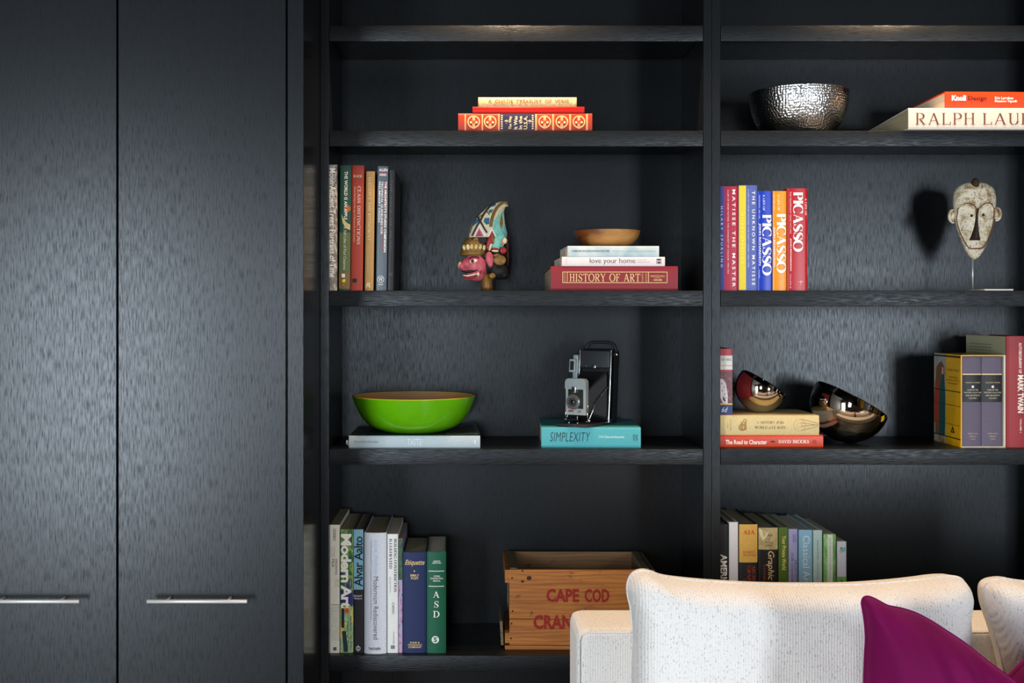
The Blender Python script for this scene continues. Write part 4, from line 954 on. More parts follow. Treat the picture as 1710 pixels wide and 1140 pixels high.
bm = bmesh.new(); lathe(bm, [(0.0022, 0.002), (0.0022, mz(730))], 12, Matrix.Translation((mx(566), 0.0, 0)), (True, True)); mesh_obj('stand_rod', bm, paint('C4C6C4', 0.35, 0.6), mk, True)
boxo('stand_base', (wx(1615, Ym)-mk.location.x, wx(1662, Ym)-mk.location.x, -0.10, 0.03, 0, 0.0045), paint('BDBAB4', 0.4, 0.4), mk, 0.0008)

# ------------------------------------------------------------------ carved puppet head
Yp = 0.10; fp = fac(Yp); q7 = fp / 7.125
pp = thing('puppet_head', 'painted wooden puppet head with pink face and tall curved headdress', 'puppet', (wx(814, Yp), Yp, z3))
def P2(zx, zy): return ((750 + zx/7.125 - 814) * fp, wz(330 + zy/7.125, Yp) - z3)
def ell(bm, zx, zy, rx, ry, rz, y=0.0, rot=0.0):
    x, z = P2(zx, zy); ellipsoid(bm, (x, y, z), (rx*q7, ry*q7, rz*q7), 20, 14, Matrix.Rotation(math.radians(rot), 4, 'Y'))
def merged(name, bm, m, vox=0.0016, it=6):
    o = mesh_obj(name, bm, m, pp, True)
    r = o.modifiers.new('join', 'REMESH'); r.mode = 'VOXEL'; r.voxel_size = vox; r.use_smooth_shade = True
    s_ = o.modifiers.new('soften', 'SMOOTH'); s_.factor = 0.5; s_.iterations = it
    return o
PINK = paint('B5505A', 0.4, var=0.15, scale=90); GLD = paint('7A5A2A', 0.45, 0.3, 0.35, scale=220); HAIR = paint('14110F', 0.6); RED = paint('8A1A1E', 0.45)
CRM = paint('C9BE9C', 0.5, var=.12); TURQ = paint('6FAFA2', 0.5, var=.15, scale=120); BLU = paint('2A5A78', 0.5, var=.2)
bm = bmesh.new(); x_, _ = P2(450, 900); lathe(bm, [(72*q7, 0), (72*q7, 0.012), (66*q7, 0.02), (70*q7, 0.045)], 24, Matrix.Translation((x_, 0, 0)), (True, True)); mesh_obj('neck', bm, GLD, pp, True)
bm = bmesh.new()
ell(bm, 330, 800, 150, 120, 165); ell(bm, 330, 900, 115, 95, 95); ell(bm, 250, 790, 110, 90, 85); ell(bm, 165, 815, 62, 52, 48, rot=8); ell(bm, 215, 800, 75, 58, 55)
ell(bm, 240, 945, 75, 60, 38); ell(bm, 215, 868, 60, 55, 24); ell(bm, 370, 860, 85, 115, 70)
merged('face', bm, PINK)
bm = bmesh.new(); ell(bm, 128, 800, 24, 36, 44, rot=10); mesh_obj('nose_tip', bm, paint('C9A06A', .4), pp, True)
def fy(k): return -k*q7
bm = bmesh.new(); pts = [(150, 875, 58), (200, 885, 72), (260, 880, 84), (320, 868, 98), (370, 850, 108)]
tube(bm, [(P2(a, b_)[0], fy(c_), P2(a, b_)[1]) for a, b_, c_ in pts], [5*q7, 17*q7, 19*q7, 13*q7, 3*q7], 8); mesh_obj('moustache', bm, HAIR, pp, True)
bm = bmesh.new(); pts = [(170, 940, 52), (230, 955, 68), (290, 945, 86), (345, 915, 104), (390, 860, 112)]
tube(bm, [(P2(a, b_)[0], fy(c_), P2(a, b_)[1]) for a, b_, c_ in pts], [8*q7, 15*q7, 14*q7, 11*q7, 4*q7], 8); mesh_obj('lips', bm, RED, pp, True)
bm = bmesh.new(); pts = [(168, 926, 56), (220, 932, 70), (280, 922, 86), (330, 908, 100)]
tube(bm, [(P2(a, b_)[0], fy(c_+6), P2(a, b_)[1]) for a, b_, c_ in pts], [7*q7, 10*q7, 9*q7, 6*q7], 8); mesh_obj('teeth', bm, paint('D9D0B8', .4), pp, True)
bm = bmesh.new(); ell(bm, 345, 912, 16, 14, 24, fy(108)); mesh_obj('fang', bm, paint('D9D0B8', .4), pp, True)
bm = bmesh.new(); ell(bm, 295, 760, 52, 16, 26, fy(103), -8); ey = mesh_obj('eye', bm, paint('DED6C8', .35), pp, True)
bm = bmesh.new(); ell(bm, 280, 760, 22, 8, 22, fy(114)); mesh_obj('iris', bm, RED, ey, True)
bm = bmesh.new(); ell(bm, 275, 760, 9, 6, 11, fy(121)); mesh_obj('pupil', bm, BLK, ey, True)
bm = bmesh.new(); pts = [(225, 735, 92), (270, 710, 104), (320, 708, 110), (360, 725, 112)]
tube(bm, [(P2(a, b_)[0], fy(c_), P2(a, b_)[1]) for a, b_, c_ in pts], [4*q7, 9*q7, 8*q7, 3*q7], 8); mesh_obj('eyebrow', bm, HAIR, pp, True)
bm = bmesh.new(); ell(bm, 480, 730, 52, 30, 88, fy(105), -6); ell(bm, 490, 800, 30, 22, 35, fy(108)); merged('ear', bm, PINK)
bm = bmesh.new(); ell(bm, 590, 870, 115, 105, 105); ell(bm, 500, 800, 110, 105, 110); ell(bm, 430, 700, 90, 108, 60); ell(bm, 560, 720, 120, 100, 120); ell(bm, 650, 920, 55, 80, 55); merged('hair', bm, HAIR, 0.002)
bm = bmesh.new(); ell(bm, 512, 932, 40, 14, 34, fy(95)); mesh_obj('hair_boss', bm, GLD, pp, True)
# crown band: an oval drum round the brow
bm = bmesh.new(); rings = []
for zy, xa_, xb_, ry in ((690, 135, 450, 118), (672, 128, 452, 124), (655, 138, 450, 118), (600, 145, 445, 116), (545, 165, 440, 112), (520, 178, 436, 108), (480, 205, 440, 104)):
    c_ = (xa_+xb_)/2; rings.append([bm.verts.new((P2(c_ + (xb_-xa_)/2*math.cos(2*math.pi*k/28), zy)[0], ry*q7*math.sin(2*math.pi*k/28), P2(0, zy)[1])) for k in range(28)])
for A, B in zip(rings, rings[1:]):
    for k in range(28): bm.faces.new((A[k], A[(k+1) % 28], B[(k+1) % 28], B[k]))
bm.faces.new(rings[0]); bm.faces.new(list(reversed(rings[-1]))); bmesh.ops.recalc_face_normals(bm, faces=bm.faces)
mesh_obj('crown_band', bm, GLD, pp, True)
bm = bmesh.new(); x_, zt_ = P2(350, 480); x2_, zb_ = P2(350, 545); box(bm, x_-85*q7, x_+95*q7, -103*q7, 90*q7, zb_, zt_+0.001, 0.002); mesh_obj('crown_inset', bm, HAIR, pp)
for zx in (180, 225, 270, 320, 370, 415):
    bm = bmesh.new(); ell(bm, zx, 590 + (zx-300)**2*.0006, 22, 10, 34, fy(114*math.sqrt(max(.05, 1-((zx-292)/160)**2))), (zx-300)*.15); mesh_obj('crown_leaf', bm, paint('B8A060', .4, .2, .2) if zx % 2 == 0 else CRM, pp, True)
# headdress: a tapering curved horn
HD = [(475, 232, 700, 100), (430, 238, 695, 104), (380, 246, 682, 104), (320, 268, 668, 100), (260, 300, 658, 92), (200, 348, 652, 80), (150, 402, 655, 68), (110, 455, 672, 56), (80, 510, 695, 44), (58, 570, 702, 30), (42, 620, 690, 12)]
def hd_at(zy):
    for (a, x0_, x1_, r0_), (b_, x2_, x3_, r1_) in zip(HD, HD[1:]):
        if b_ <= zy <= a:
            u = (a-zy)/(a-b_); return x0_+(x2_-x0_)*u, x1_+(x3_-x1_)*u, r0_+(r1_-r0_)*u
    return (HD[0][1:] if zy > HD[0][0] else HD[-1][1:])
def hd_y(zx, zy):
    a, b_, r_ = hd_at(zy); u = min(.999, abs((zx-(a+b_)/2)/((b_-a)/2))); return -r_*math.sqrt(1-u**2.6)*q7
bm = bmesh.new(); rings = []
for i in range(26):
    zy = HD[0][0] + (HD[-1][0]-HD[0][0])*i/25; a, b_, r_ = hd_at(zy); c_ = (a+b_)/2
    rings.append([])
    for k in range(32):
        an = 2*math.pi*k/32; zx = c_ + (b_-a)/2*math.cos(an)*.998; x, z = P2(zx, zy); yy = hd_y(zx, zy); rings[-1].append(bm.verts.new((x, yy if math.sin(an) < 0 else -yy, z)))
for A, B in zip(rings, rings[1:]):
    for k in range(32): bm.faces.new((A[k], A[(k+1) % 32], B[(k+1) % 32], B[k]))
bm.faces.new(rings[0]); bm.faces.new(list(reversed(rings[-1]))); bmesh.ops.recalc_face_normals(bm, faces=bm.faces)
hd = mesh_obj('headdress', bm, CRM, pp, True)
def hd_decal(poly, m, name, lift=0.0006):
    bm = bmesh.new(); vs = [bm.verts.new((a, b_, 0)) for a, b_ in poly]; f_ = bm.faces.new(vs)
    bmesh.ops.triangulate(bm, faces=[f_])
    for _ in range(3): bmesh.ops.subdivide_edges(bm, edges=[e for e in bm.edges if e.calc_length() > 22], cuts=1, use_grid_fill=False); bmesh.ops.triangulate(bm, faces=[q for q in bm.faces if len(q.verts) > 3])
    for v in bm.verts: zx, zy = v.co.x, v.co.y; x, z = P2(zx, zy); v.co = (x, hd_y(zx, zy)-lift, z)
    bm.normal_update()
    for q in bm.faces:
        if q.normal.y > 0: q.normal_flip()
    return mesh_obj(name, bm, m, hd)
def hd_band(pts, w, m, name='gilt_band', lift=0.001):
    bm = bmesh.new(); c_ = [p[:2] for p in catmull(pts, 6)]; tube(bm, [(P2(a, b_)[0], hd_y(a, b_)-lift*.2, P2(a, b_)[1]) for a, b_ in c_], w*q7/2, 8); mesh_obj(name, bm, m, hd, True)
hd_decal([(528, 275), (650, 150), (668, 330), (690, 470), (560, 470), (520, 380)], TURQ, 'turquoise_panel', .0004)
hd_decal([(625, 190), (640, 300), (618, 385), (598, 310)], paint('8A5A20', .5), 'gold_leaf', .0010)
for poly in ([(305, 262), (352, 252), (362, 282), (315, 318), (280, 345), (278, 310)], [(420, 250), (478, 245), (476, 320), (440, 330), (408, 292)], [(400, 140), (448, 110), (440, 135), (395, 175)], [(470, 155), (525, 140), (505, 185), (470, 190)], [(340, 205), (378, 170), (362, 215), (330, 235)], [(500, 90), (560, 72), (545, 105), (505, 112)]):
    hd_decal(poly, BLU, 'blue_diamond')
hd_decal([(285, 468), (358, 320), (440, 462)], paint('D9C9C4', .5), 'white_peak', .0007); hd_decal([(308, 468), (356, 365), (412, 465)], paint('B0506A', .5), 'pink_peak', .0009); hd_decal([(322, 468), (354, 395), (392, 467)], RED, 'red_peak', .0011)
hd_decal([(455, 470), (503, 360), (560, 470)], paint('D9CFC0', .5), 'white_peak', .0009); hd_decal([(475, 470), (508, 400), (545, 470)], RED, 'red_peak', .0012)
BANDM = paint('3A2A18', .5, .2, .3, scale=200)
hd_band([(275, 455), (330, 345), (368, 285), (410, 205), (480, 115), (540, 70)], 26, BANDM); hd_band([(250, 420), (300, 280), (380, 180), (450, 105)], 14, BANDM)
hd_band([(335, 225), (372, 290), (415, 370), (450, 425)], 22, BANDM); hd_band([(440, 165), (480, 210)], 12, BANDM); hd_band([(395, 210), (350, 240)], 12, BANDM)
hd_band([(492, 355), (505, 270), (540, 170), (590, 100), (650, 62), (690, 72)], 36, GLD); hd_band([(548, 260), (590, 165), (650, 105), (698, 92)], 26, CRM, 'cream_band')
hd_band([(640, 200), (650, 330)], 8, CRM, 'cream_band')
# side ornament behind the ear
bm = bmesh.new(); ell(bm, 560, 560, 55, 26, 90, fy(104), 8); ell(bm, 600, 500, 70, 30, 105, fy(80)); merged('ear_ornament', bm, TURQ, .0016)
for zx, zy, rx, rz, m, rot in ((480, 540, 34, 95, RED, 14), (488, 585, 20, 55, CRM, 12), (545, 615, 40, 16, RED, 0), (545, 640, 44, 14, CRM, 5), (560, 690, 40, 20, GLD, -10), (640, 635, 42, 40, RED, 0), (600, 750, 75, 60, GLD, 0), (520, 505, 16, 60, GLD, -8), (660, 520, 26, 36, CRM, 0), (635, 540, 10, 45, paint('C98A6A', .5), -10)):
    bm = bmesh.new(); ell(bm, zx, zy, rx, 16, rz, fy(118), rot); mesh_obj('painted_leaf', bm, m, pp, True)
bm = bmesh.new(); ell(bm, 690, 560, 26, 60, 160); ell(bm, 695, 700, 20, 60, 120); merged('rear_panel', bm, paint('3A1616', .6), .0018)

# ------------------------------------------------------------------ folding camera
Yk = 0.125
km = thing('folding_camera', 'vintage folding camera with bellows and grey lens panel on the turquoise book', 'camera', (wx(990, Yk), Yk, zsimp), (0, 0, math.radians(-33)))
GRY = paint('8C9698', 0.42, 0.2, .05); CHR = paint('C6C8C8', 0.2, 1.0, .03); LTH = paint('1B1B1D', 0.5, var=.35, scale=700); DKG = paint('2F3336', 0.4, .3, .1)
kw, kh, kt = 0.093, 0.194, 0.054          # body width, height, thickness
TB = Matrix.Translation((0, 0, 0.004)) @ Matrix.Rotation(math.radians(-5), 4, 'X')
def kbox(name, d, m, bev=0.002, parent=km, M=TB, seg=3):
    bm = bmesh.new(); box(bm, *d, bev=bev, seg=seg, M=M); return smooth_by_angle(mesh_obj(name, bm, m, parent), 40)
kbox('back_case', (-kw/2, kw/2, 0.012, kt, 0, kh), LTH, 0.012)
kbox('side_rail', (-kw/2-0.002, -kw/2+0.004, -0.004, 0.014, 0, kh-0.004), CHR, 0.0015); kbox('side_rail', (kw/2-0.004, kw/2+0.002, -0.004, 0.014, 0, kh-0.004), CHR, 0.0015)
kbox('top_shroud', (-kw/2+0.004, kw/2-0.004, -0.002, 0.016, kh*0.73, kh-0.006), DKG, 0.004)
kbox('shroud_latch', (-0.006, 0.004, -0.006, 0.002, kh*0.725, kh*0.725+0.009), CHR, 0.001)
for sx in (-.026, .026): kbox('rivet', (sx-.0012, sx+.0012, -0.003, 0, kh*.745, kh*.745+.0024), CHR, 0.0004)
kbox('inner_frame', (-kw/2+0.006, kw/2-0.006, 0.004, 0.012, 0.006, kh*0.72), paint('101011', .6), 0.001)
bm = bmesh.new(); c_ = catmull([(-kw/2+.002, .03, kh-.012), (-kw/2+.006, .03, kh+.006), (-kw/2+.022, .03, kh+.016), (kw/2-.022, .03, kh+.016), (kw/2-.006, .03, kh+.006), (kw/2-.002, .03, kh-.012)], 6)
tube(bm, [TB @ Vector(p) for p in c_], 0.0045, 8); mesh_obj('carry_strap', bm, LTH, km, True)
for sx in (-1, 1):
    bm = bmesh.new(); lathe(bm, [(0.006, -0.002), (0.006, 0.003), (0.004, 0.004)], 16, TB @ Matrix.Translation((sx*(kw/2+.001), .03, kh-.014)) @ Matrix.Rotation(math.radians(90*sx), 4, 'Y'), (True, True)); mesh_obj('strap_lug', bm, CHR, km, True)
vf = kbox('viewfinder', (-kw/2-0.016, -kw/2-0.002, -0.006, 0.03, kh*0.50, kh*0.90), GRY, 0.002)
kbox('finder_frame', (-kw/2-0.022, -kw/2-0.004, -0.016, -0.004, kh*0.66, kh*0.84), GRY, 0.0018, vf); kbox('finder_window', (-kw/2-0.0185, -kw/2-0.0075, -0.0168, -0.0155, kh*0.69, kh*0.81), BLK, 0.0006, vf)
BD = Matrix.Translation((0, 0, 0.0))
kbox('drop_bed', (-kw/2+.002, kw/2-.002, -0.118, 0.012, 0.001, 0.0075), DKG, 0.002, M=BD); kbox('bed_leather', (-kw/2+.006, kw/2-.006, -0.112, 0.008, 0.0076, 0.0086), LTH, 0.0003, M=BD)
for sx in (-.012, .012): kbox('focus_rail', (sx-.002, sx+.002, -0.112, 0.0, 0.0087, 0.0125), CHR, 0.0006, M=BD)
kbox('bed_foot', (-.012, .012, -0.120, -0.1175, 0.001, 0.0085), DKG, 0.0008, M=BD)
# bellows: pleated loft from frame to lens panel
bm = bmesh.new(); rings = []; NB = 19
for i in range(NB):
    u = i/(NB-1); hw2 = (kw/2-.008)*(1-u) + .023*u + (0.002 if i % 2 else -0.002); z0_ = 0.012*(1-u) + .036*u - (0.002 if i % 2 else -0.002); z1_ = kh*.70*(1-u) + .090*u + (0.002 if i % 2 else -0.002); y = 0.006 - u*0.088
    rings.append([bm.verts.new((hw2*a, y, (z0_+z1_)/2 + (z1_-z0_)/2*b_)) for a, b_ in ((-1, -.9), (-.9, -1), (.9, -1), (1, -.9), (1, .9), (.9, 1), (-.9, 1), (-1, .9))])
for A, B in zip(rings, rings[1:]):
    for k in range(8): bm.faces.new((A[k], A[(k+1) % 8], B[(k+1) % 8], B[k]))
bmesh.ops.recalc_face_normals(bm, faces=bm.faces); mesh_obj('bellows', bm, paint('121112', .55), km)
# lens panel with rounded top
def rr_poly(w, z0, z1, r, n=8):
    P = [(-w, z0), (w, z0)]
    for k in range(n+1): a = math.pi/2*k/n; P.append((w-r+r*math.cos(a), z1-r+r*math.sin(a)))
    for k in range(n+1): a = math.pi/2 + math.pi/2*k/n; P.append((-w+r+r*math.cos(a), z1-r+r*math.sin(a)))
    return P
pw = .0285; ly = -0.082
bm = bmesh.new(); prism(bm, rr_poly(pw, .030, .121, .010), ly-.014, ly); bmesh.ops.recalc_face_normals(bm, faces=bm.faces); lp = mesh_obj('lens_panel', bm, paint('A9AEAC', .35, .35, .04), km)
bm = bmesh.new(); prism(bm, rr_poly(pw+.0012, .096, .1225, .011), ly-.0165, ly-.001); bmesh.ops.recalc_face_normals(bm, faces=bm.faces); mesh_obj('panel_hood', bm, GRY, lp)
bm = bmesh.new(); prism(bm, rr_poly(pw-.007, .046, .095, .002), ly-.0152, ly-.0138); bmesh.ops.recalc_face_normals(bm, faces=bm.faces); mesh_obj('panel_plate', bm, paint('30362F', .3, .5, .1), lp)
def ring(name, r0, r1, d0, d1, m, cz=.063, cxl=-.004, parent=lp):
    bm = bmesh.new(); prof = [(r0, 0), (r1, 0), (r1, d1-d0), (r0, d1-d0)] + ([(r0, 0)] if r0 > 0 else [])
    lathe(bm, prof, 32, Matrix.Translation((cxl, ly-.015-d0, cz)) @ Matrix.Rotation(math.radians(90), 4, 'X')); bmesh.ops.recalc_face_normals(bm, faces=bm.faces); return smooth_by_angle(mesh_obj(name, bm, m, parent), 40)
ring('shutter_ring', .0, .0195, 0.0, .006, paint('9A9C9C', .25, .9, .05)); ring('lens_ring', .011, .0165, .006, .010, CHR); ring('lens_barrel', .0, .011, .006, .0085, BLK); ring('aperture_ring', .006, .0085, .0085, .0105, paint('6A6A66', .3, .8))
bm = bmesh.new(); ellipsoid(bm, (-.004, ly-.0235, .063), (.006, .0025, .006), 16, 10); mesh_obj('lens_glass', bm, NT('lens_glass').set('0A0C10', 0.03, 0, .8), lp, True)
kbox('front_finder', (-.0075, .0035, ly-.022, ly-.012, .086, .102), CHR, .001, lp, BD); kbox('front_finder_window', (-.0045, .0005, ly-.0226, ly-.0218, .089, .098), BLK, .0003, lp, BD)
kbox('name_plate', (-.020, -.006, ly-.0158, ly-.0150, .0375, .0415), paint('8A2A30', .4), .0001, lp, BD); ring('release_knob', .0, .0032, 0, .004, paint('B08A88', .3, .6), .039, .012)
for sx in (-1, 1):
    bm = bmesh.new(); tube(bm, [(sx*(kw/2-.003), .0, kh*.50), (sx*(pw+.006), ly+.035, .066), (sx*(pw+.004), ly-.006, .014)], .0013, 8); mesh_obj('side_strut', bm, CHR, km, True)
    bm = bmesh.new(); ellipsoid(bm, (sx*(pw+.005), ly-.006, .0165), (.004, .004, .006)); mesh_obj('strut_knob', bm, CHR, km, True)
    bm = bmesh.new(); tube(bm, [(sx*(pw+.003), ly-.010, .010), (sx*(pw+.003), ly-.010, .054)], .0012, 8); mesh_obj('panel_post', bm, CHR, km, True)

# ------------------------------------------------------------------ wooden crate
Yc = 0.05; fc = fac(Yc)
cw = (1086 - 850.5) * fc; ch = wz(951, Yc) - z5; cd = 0.225; cx0 = wx(850.5, Yc)
def pine(name, a, b_, c_, ax=0, knots=True):
    t = NT(name); sc = [70.0, 70.0, 70.0]; sc[ax] = 5.0
    f_ = t.noise(t.coords(sc), 1, 5, .65, .9); wv = t.n('ShaderNodeTexWave', wave_type='BANDS', bands_direction='Z' if ax != 2 else 'X')
    wv.inputs['Scale'].default_value = 30; wv.inputs['Distortion'].default_value = 9; wv.inputs['Detail'].default_value = 2; wv.inputs['Detail Scale'].default_value = 1.2
    s2 = [1.0, 1.0, 1.0]; s2[ax] = .12; t.l(t.coords(s2), wv.inputs['Vector'])
    col = t.mix(t.ramp(wv.outputs['Fac'], [(0.0, .25), (1.0, .75)]), t.ramp(f_, [(0.25, a), (0.7, b_)]), t.ramp(f_, [(0.25, b_), (0.7, c_)]))
    g_ = t.noise(t.coords((30, 30, 45)), 1, 4, .6, .6); col = t.mix(t.ramp(g_, [(0.27, .8), (0.38, 0.0)]), col, '2E1E12')
    t.bump(f_, .25, .001); return t.set(col, .6)
PINE = pine('stained_pine', '6E3A10', '9C5816', 'C27E2C'); PINEG = pine('weathered_pine', '4A4030', '6A5C42', '7C6C4E', 1); PINEI = pine('inner_pine', '54381C', '74502A', '8A6236')
cr = thing('wooden_crate', 'old orange-brown pine crate with red stencilled lettering behind the sofa', 'crate', (cx0 + cw/2, Yc, z5), (0, 0, math.radians(-0.6)))
bt = 0.011; et = 0.018; base_t = 0.010
def cbx(name, x0, x1, y0, y1, z0, z1, m, bev=.0012): return boxo(name, (x0-cw/2, x1-cw/2, y0, y1, z0, z1), m, cr, bev)
split = wz(1033.5, Yc) - z5
cbx('front_plank', 0, cw, 0, bt, split+.0006, ch, PINE); cbx('front_plank', 0.0005, cw-.0005, .0006, bt, base_t+.001, split-.0006, PINE)
cbx('back_plank', 0, cw, cd-bt, cd, split+.02, ch+.001, PINEI); cbx('back_plank', 0, cw, cd-bt, cd, base_t+.001, split+.019, PINEI)
for x0_, x1_ in ((0.002, 0.002+et), (cw-.002-et, cw-.002)):
    cbx('end_board', x0_, x1_, bt+.0004, cd-bt-.0004, base_t+.001, ch+.002, PINEG)
cbx('end_cleat', -.011, .0015, .0008, cd-.004, ch-.034, ch-.001, PINE); cbx('end_cleat', -.011, .0015, .0008, cd-.004, .016, .042, PINE)
cbx('end_cleat', cw-.0015, cw+.011, .0008, cd-.004, ch-.034, ch-.001, PINEG); cbx('end_cleat', cw-.0015, cw+.011, .0008, cd-.004, .016, .042, PINEG)
cbx('base_plank', -.011, cw+.011, -.001, cd*.48, 0, base_t, PINE); cbx('base_plank', -.011, cw+.011, cd*.485, cd, 0, base_t, PINE)
sp = boxo('loose_slat', (-.0035, .0035, .02, cd*.8, .004, .066), PINEG, cr, .001); sp.location = (-cw/2-.017, 0, 0.001); sp.rotation_euler = (0, math.radians(-3), 0)
NAIL = paint('2A1E1A', .5, .4)
for zx, zy in ((200, 370), (205, 685), (195, 805), (190, 945), (300, 302)):
    bm = bmesh.new(); ellipsoid(bm, (wx(820+zx/5.7, Yc)-cr.location.x, -.0003, wz(900+zy/5.7, Yc)-z5), (.0022, .0012, .0022), 10, 8); mesh_obj('nail_head', bm, NAIL, cr, True)
KN = paint('2E1710', .55)
for zx, zy, r_ in ((362, 370, 24), (300, 403, 15)):
    bm = bmesh.new(); ellipsoid(bm, (wx(820+zx/5.7, Yc)-cr.location.x, 0, wz(900+zy/5.7, Yc)-z5), (r_*fc/5.7, .0006, r_*.85*fc/5.7), 16, 8); mesh_obj('wood_knot', bm, KN, cr, True)
pr = Print(cr, Yc, cr.location.x, z5, lambda x, z: 0.0)
for s_, x0_, x1_ in (('CAPE', 912.3, 967), ('COD', 976, 1017.5)): pr.text(s_, (x0_, 982.7, x1_, 1005.3), '8E1E18', bold=.035, name='stencil_lettering', rough=.7)
pr.text('CRANBERRIES', (890.5, 1026.3, 1040, 1050.5), '8E1E18', bold=.035, name='stencil_lettering', rough=.7)

# ------------------------------------------------------------------ sofa, cushions, pillows
def knit(name, a, b_, dark):
    t = NT(name); f_ = t.noise(t.coords((420, 420, 200)), 1, 2, .5, .2); wv = t.n('ShaderNodeTexWave', wave_type='BANDS', bands_direction='X')
    wv.inputs['Scale'].default_value = 62; wv.inputs['Distortion'].default_value = .6; tcn = t.n('ShaderNodeTexCoord'); t.l(tcn.outputs['Object'], wv.inputs['Vector'])
    g_ = t.noise(t.coords(), 9, 2); base = t.mix(g_, a, b_)
    gap_ = t.n('ShaderNodeMath', operation='MULTIPLY'); r1 = t.ramp(f_, [(0.36, 0.8), (0.43, 0.0)]); t.l(r1, gap_.inputs[0]); t.l(t.ramp(wv.outputs['Fac'], [(0.1, 1.0), (0.6, 0.25)]), gap_.inputs[1])
    hgt = t.mix(gap_.outputs[0], wv.outputs['Color'], (0, 0, 0)); t.bump(hgt, .35, .0015)
    return t.set(t.mix(gap_.outputs[0], base, dark), .85, 0, .2, Sheen_Weight=.25)
KNIT = knit('white_knit', 'DDDBD7', 'E4E2DF', '94969C')
Ys0, Ys1 = -0.55, -0.375
sofa = thing('sofa', 'white knit upholstered sofa in front of the bookcase', 'sofa', (1.15, -0.8, 0))
def sb(name, x0, x1, y0, y1, z0, z1, bev, m=KNIT): 
    bm = bmesh.new(); box(bm, x0-1.15, x1-1.15, y0+.8, y1+.8, z0, z1, bev, 5); return smooth_by_angle(mesh_obj(name, bm, m, sofa, True), 80)
SX0 = wx(963, Ys0); SX1 = 2.15; ZT = wz(1052, Ys0)
sback = sb('sofa_back', SX0, SX1, Ys0, Ys1, 0.12, ZT, 0.026)
def seam(pts, parent):
    bm = bmesh.new(); tube(bm, [(p[0]-1.15, p[1]+.8, p[2]) for p in pts], .0028, 8); mesh_obj('piping', bm, KNIT, parent, True)
e = .010
seam([(SX0+.005, Ys0+.001, .15), (SX0+.005, Ys0+.001, ZT-.022), (SX0+.009, Ys0+.001, ZT-.010), (SX0+.022, Ys0+.001, ZT-.005), (SX1-.02, Ys0+.001, ZT-.005)], sback)
sb('seat_base', SX0, SX1, -1.38, Ys0-.004, .12, .26, .02); sb('seat_cushion', SX0+.005, SX0+.98, -1.40, Ys0-.006, .262, .42, .04); sb('seat_cushion', SX0+.99, SX1-.005, -1.40, Ys0-.006, .262, .42, .04)
for x_ in (SX0+.08, SX1-.08):
    for y_ in (-1.30, -.45): sb('sofa_leg', x_-.025, x_+.025, y_-.025, y_+.025, 0, .119, .004, paint('231A14', .4))

def soft(name, label, outline, ctr, Y, thick, m, group, expo=8, nr=18, wr=0.003, lean=0.0, seed=1, pip_r=.003, sub=6, wob=1.0):
    """stuffed cushion; outline = its seam in photograph pixels at plane Y, filled out to both sides"""
    O = [p[:2] for p in catmull(list(outline) + [outline[0]], sub)][:-1]
    O = [Vector((wx(x, Y), wz(y, Y))) for x, y in O]; c = Vector((wx(ctr[0], Y), wz(ctr[1], Y))); zb = min(p.y for p in O)
    r = thing(name, label, 'cushion', (c.x, Y, zb), (math.radians(lean), 0, 0), group); R = random.Random(seed)
    ph = [R.uniform(0, 6.28) for _ in range(8)]; n = len(O)
    def P(i, s_):
        p = c + (O[i]-c)*s_; x, z = p.x - c.x, p.y - zb
        h = thick/2*max(0, 1-s_**expo)**.5
        k = min(1, (1-s_)*5)
        h += wr*k*(math.sin(9*x/.3+ph[0]+4*z/.3) + math.sin(7*z/.3-6*x/.3+ph[1]) + .7*math.sin(17*x/.3*wob+11*z/.3+ph[2]))
        return x, z, max(h, .0005)
    bm = bmesh.new(); SS = [math.sin(math.pi/2*k/nr)**.8 for k in range(1, nr+1)]
    front = []; back = []
    x, z, h = P(0, 0.0); cf = bm.verts.new((x, -h, z)); cb_ = bm.verts.new((x, h, z))
    for k, s_ in enumerate(SS):
        fr, bk = [], []
        for i in range(n):
            x, z, h = P(i, s_)
            if k == nr-1: v = bm.verts.new((x, 0, z)); fr.append(v); bk.append(v)
            else: fr.append(bm.verts.new((x, -h, z))); bk.append(bm.verts.new((x, h, z)))
        front.append(fr); back.append(bk)
    for i in range(n):
        j = (i+1) % n
        bm.faces.new((cf, front[0][i], front[0][j])); bm.faces.new((cb_, back[0][j], back[0][i]))
        for k in range(nr-1):
            bm.faces.new((front[k][i], front[k+1][i], front[k+1][j], front[k][j])); bm.faces.new((back[k][j], back[k+1][j], back[k+1][i], back[k][i]))
    bmesh.ops.recalc_face_normals(bm, faces=bm.faces)
    mesh_obj('cushion_body', bm, m, r, True)
    bm = bmesh.new(); tube(bm, [(p.x-c.x, 0, p.y-zb) for p in O], pip_r, 8, True); mesh_obj('piping', bm, m, r, True)
    return r
ZSEAT = .421
Yq = -0.69
def seat_py(Y): return CY + (ZC-ZSEAT)/fac(Y)
sp_ = seat_py(Yq)
soft('back_cushion', 'long white knit back cushion hiding the lower row of books', [(1062, sp_-4), (1056, sp_-40), (1055, 1200), (1054, 1110), (1056, 1055), (1053, 1015), (1048, 992), (1048, 973), (1056, 959), (1070, 953), (1085, 955), (1105, 962), (1140, 967), (1200, 972), (1280, 976), (1360, 977), (1430, 976), (1490, 972), (1540, 967), (1570, 963), (1592, 962), (1607, 968), (1615, 985), (1614, 1003), (1611, 1022), (1614, 1060), (1617, 1110), (1619, 1200), (1618, sp_-40), (1612, sp_-4), (1560, sp_), (1340, sp_), (1110, sp_)], (1335, 1165), Yq, .17, KNIT, 'white knit back cushions', 14, wr=.0015, seed=3, pip_r=.0022)
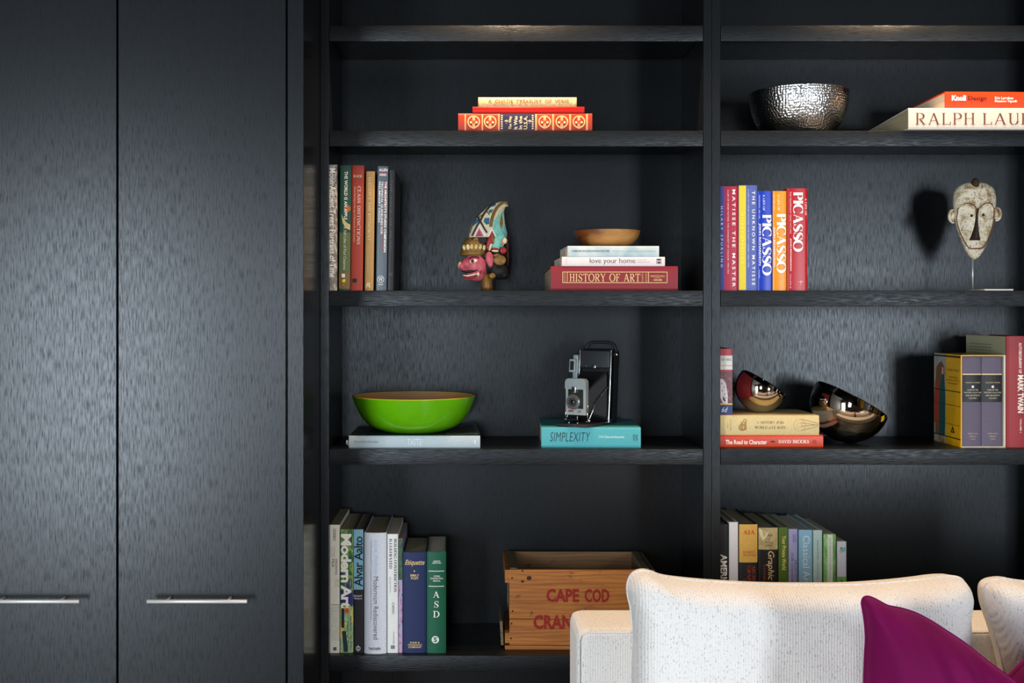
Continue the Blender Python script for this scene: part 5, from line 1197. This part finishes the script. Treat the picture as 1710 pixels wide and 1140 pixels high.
soft('back_cushion', 'white knit back cushion at the right edge of the photo', [(1702, sp_-4), (1692, 1260), (1684, 1160), (1672, 1097), (1665, 1072), (1658, 1048), (1651, 1028), (1645, 1008), (1643, 988), (1646, 976), (1656, 969), (1672, 966), (1686, 967), (1700, 970), (1740, 974), (1850, 980), (1960, 980), (2070, 976), (2160, 970), (2190, 970), (2206, 985), (2204, 1010), (2208, 1100), (2216, 1250), (2214, sp_-20), (2200, sp_), (1960, sp_), (1740, sp_)], (1945, 1175), Yq, .17, KNIT, 'white knit back cushions', 14, wr=.0015, seed=5, pip_r=.0022)
def velvet(name, a, b_):
    t = NT(name); f_ = t.noise(t.coords((9, 9, 6)), 1, 3, .5, .6); g_ = t.noise(t.coords(), 900, 2); t.bump(g_, .08, .0006)
    t.set(t.mix(f_, a, b_), .75, 0, .15, Sheen_Weight=.45, Sheen_Roughness=.3); t.b.inputs['Sheen Tint'].default_value = (.9, .08, .6, 1); return t.m
VELV = velvet('fuchsia_velvet', '58003A', '74004A')
Yv = -0.985; sv = seat_py(Yv)
soft('throw_pillow', 'fuchsia velvet throw pillow with raised pointed corner', [(1449, 1012), (1451, 1005), (1457, 1002), (1466, 1004), (1478, 1010), (1493, 1017.5), (1515, 1022), (1540, 1030), (1565, 1043), (1590, 1059), (1615, 1075.5), (1640, 1095), (1660, 1111), (1698, 1139), (1750, 1180), (1800, 1228), (1835, 1275), (1836, 1330), (1812, sv-30), (1780, sv-5), (1640, sv), (1500, sv-3), (1462, sv-20), (1452, 1330), (1449, 1220), (1451, 1140), (1453, 1098), (1455, 1070), (1453, 1040)], (1600, 1255), Yv, .16, VELV, 'fuchsia velvet pillows', 2.6, 24, .0065, -3, 11, .0022, wob=2.0)
Yv2 = -0.865; sv2 = seat_py(Yv2)
soft('throw_pillow', 'fuchsia velvet throw pillow cut off by the lower right corner', [(1655, 1142), (1660, 1132), (1676, 1121), (1692, 1104), (1710, 1087), (1760, 1052), (1830, 1012), (1852, 1008), (1862, 1022), (1885, 1100), (1915, 1250), (1925, sv2-30), (1905, sv2-3), (1800, sv2), (1700, sv2-3), (1672, sv2-30), (1660, 1280), (1655, 1200)], (1780, 1230), Yv2, .13, VELV, 'fuchsia velvet pillows', 2.6, 24, .003, 4, 12, .0022)
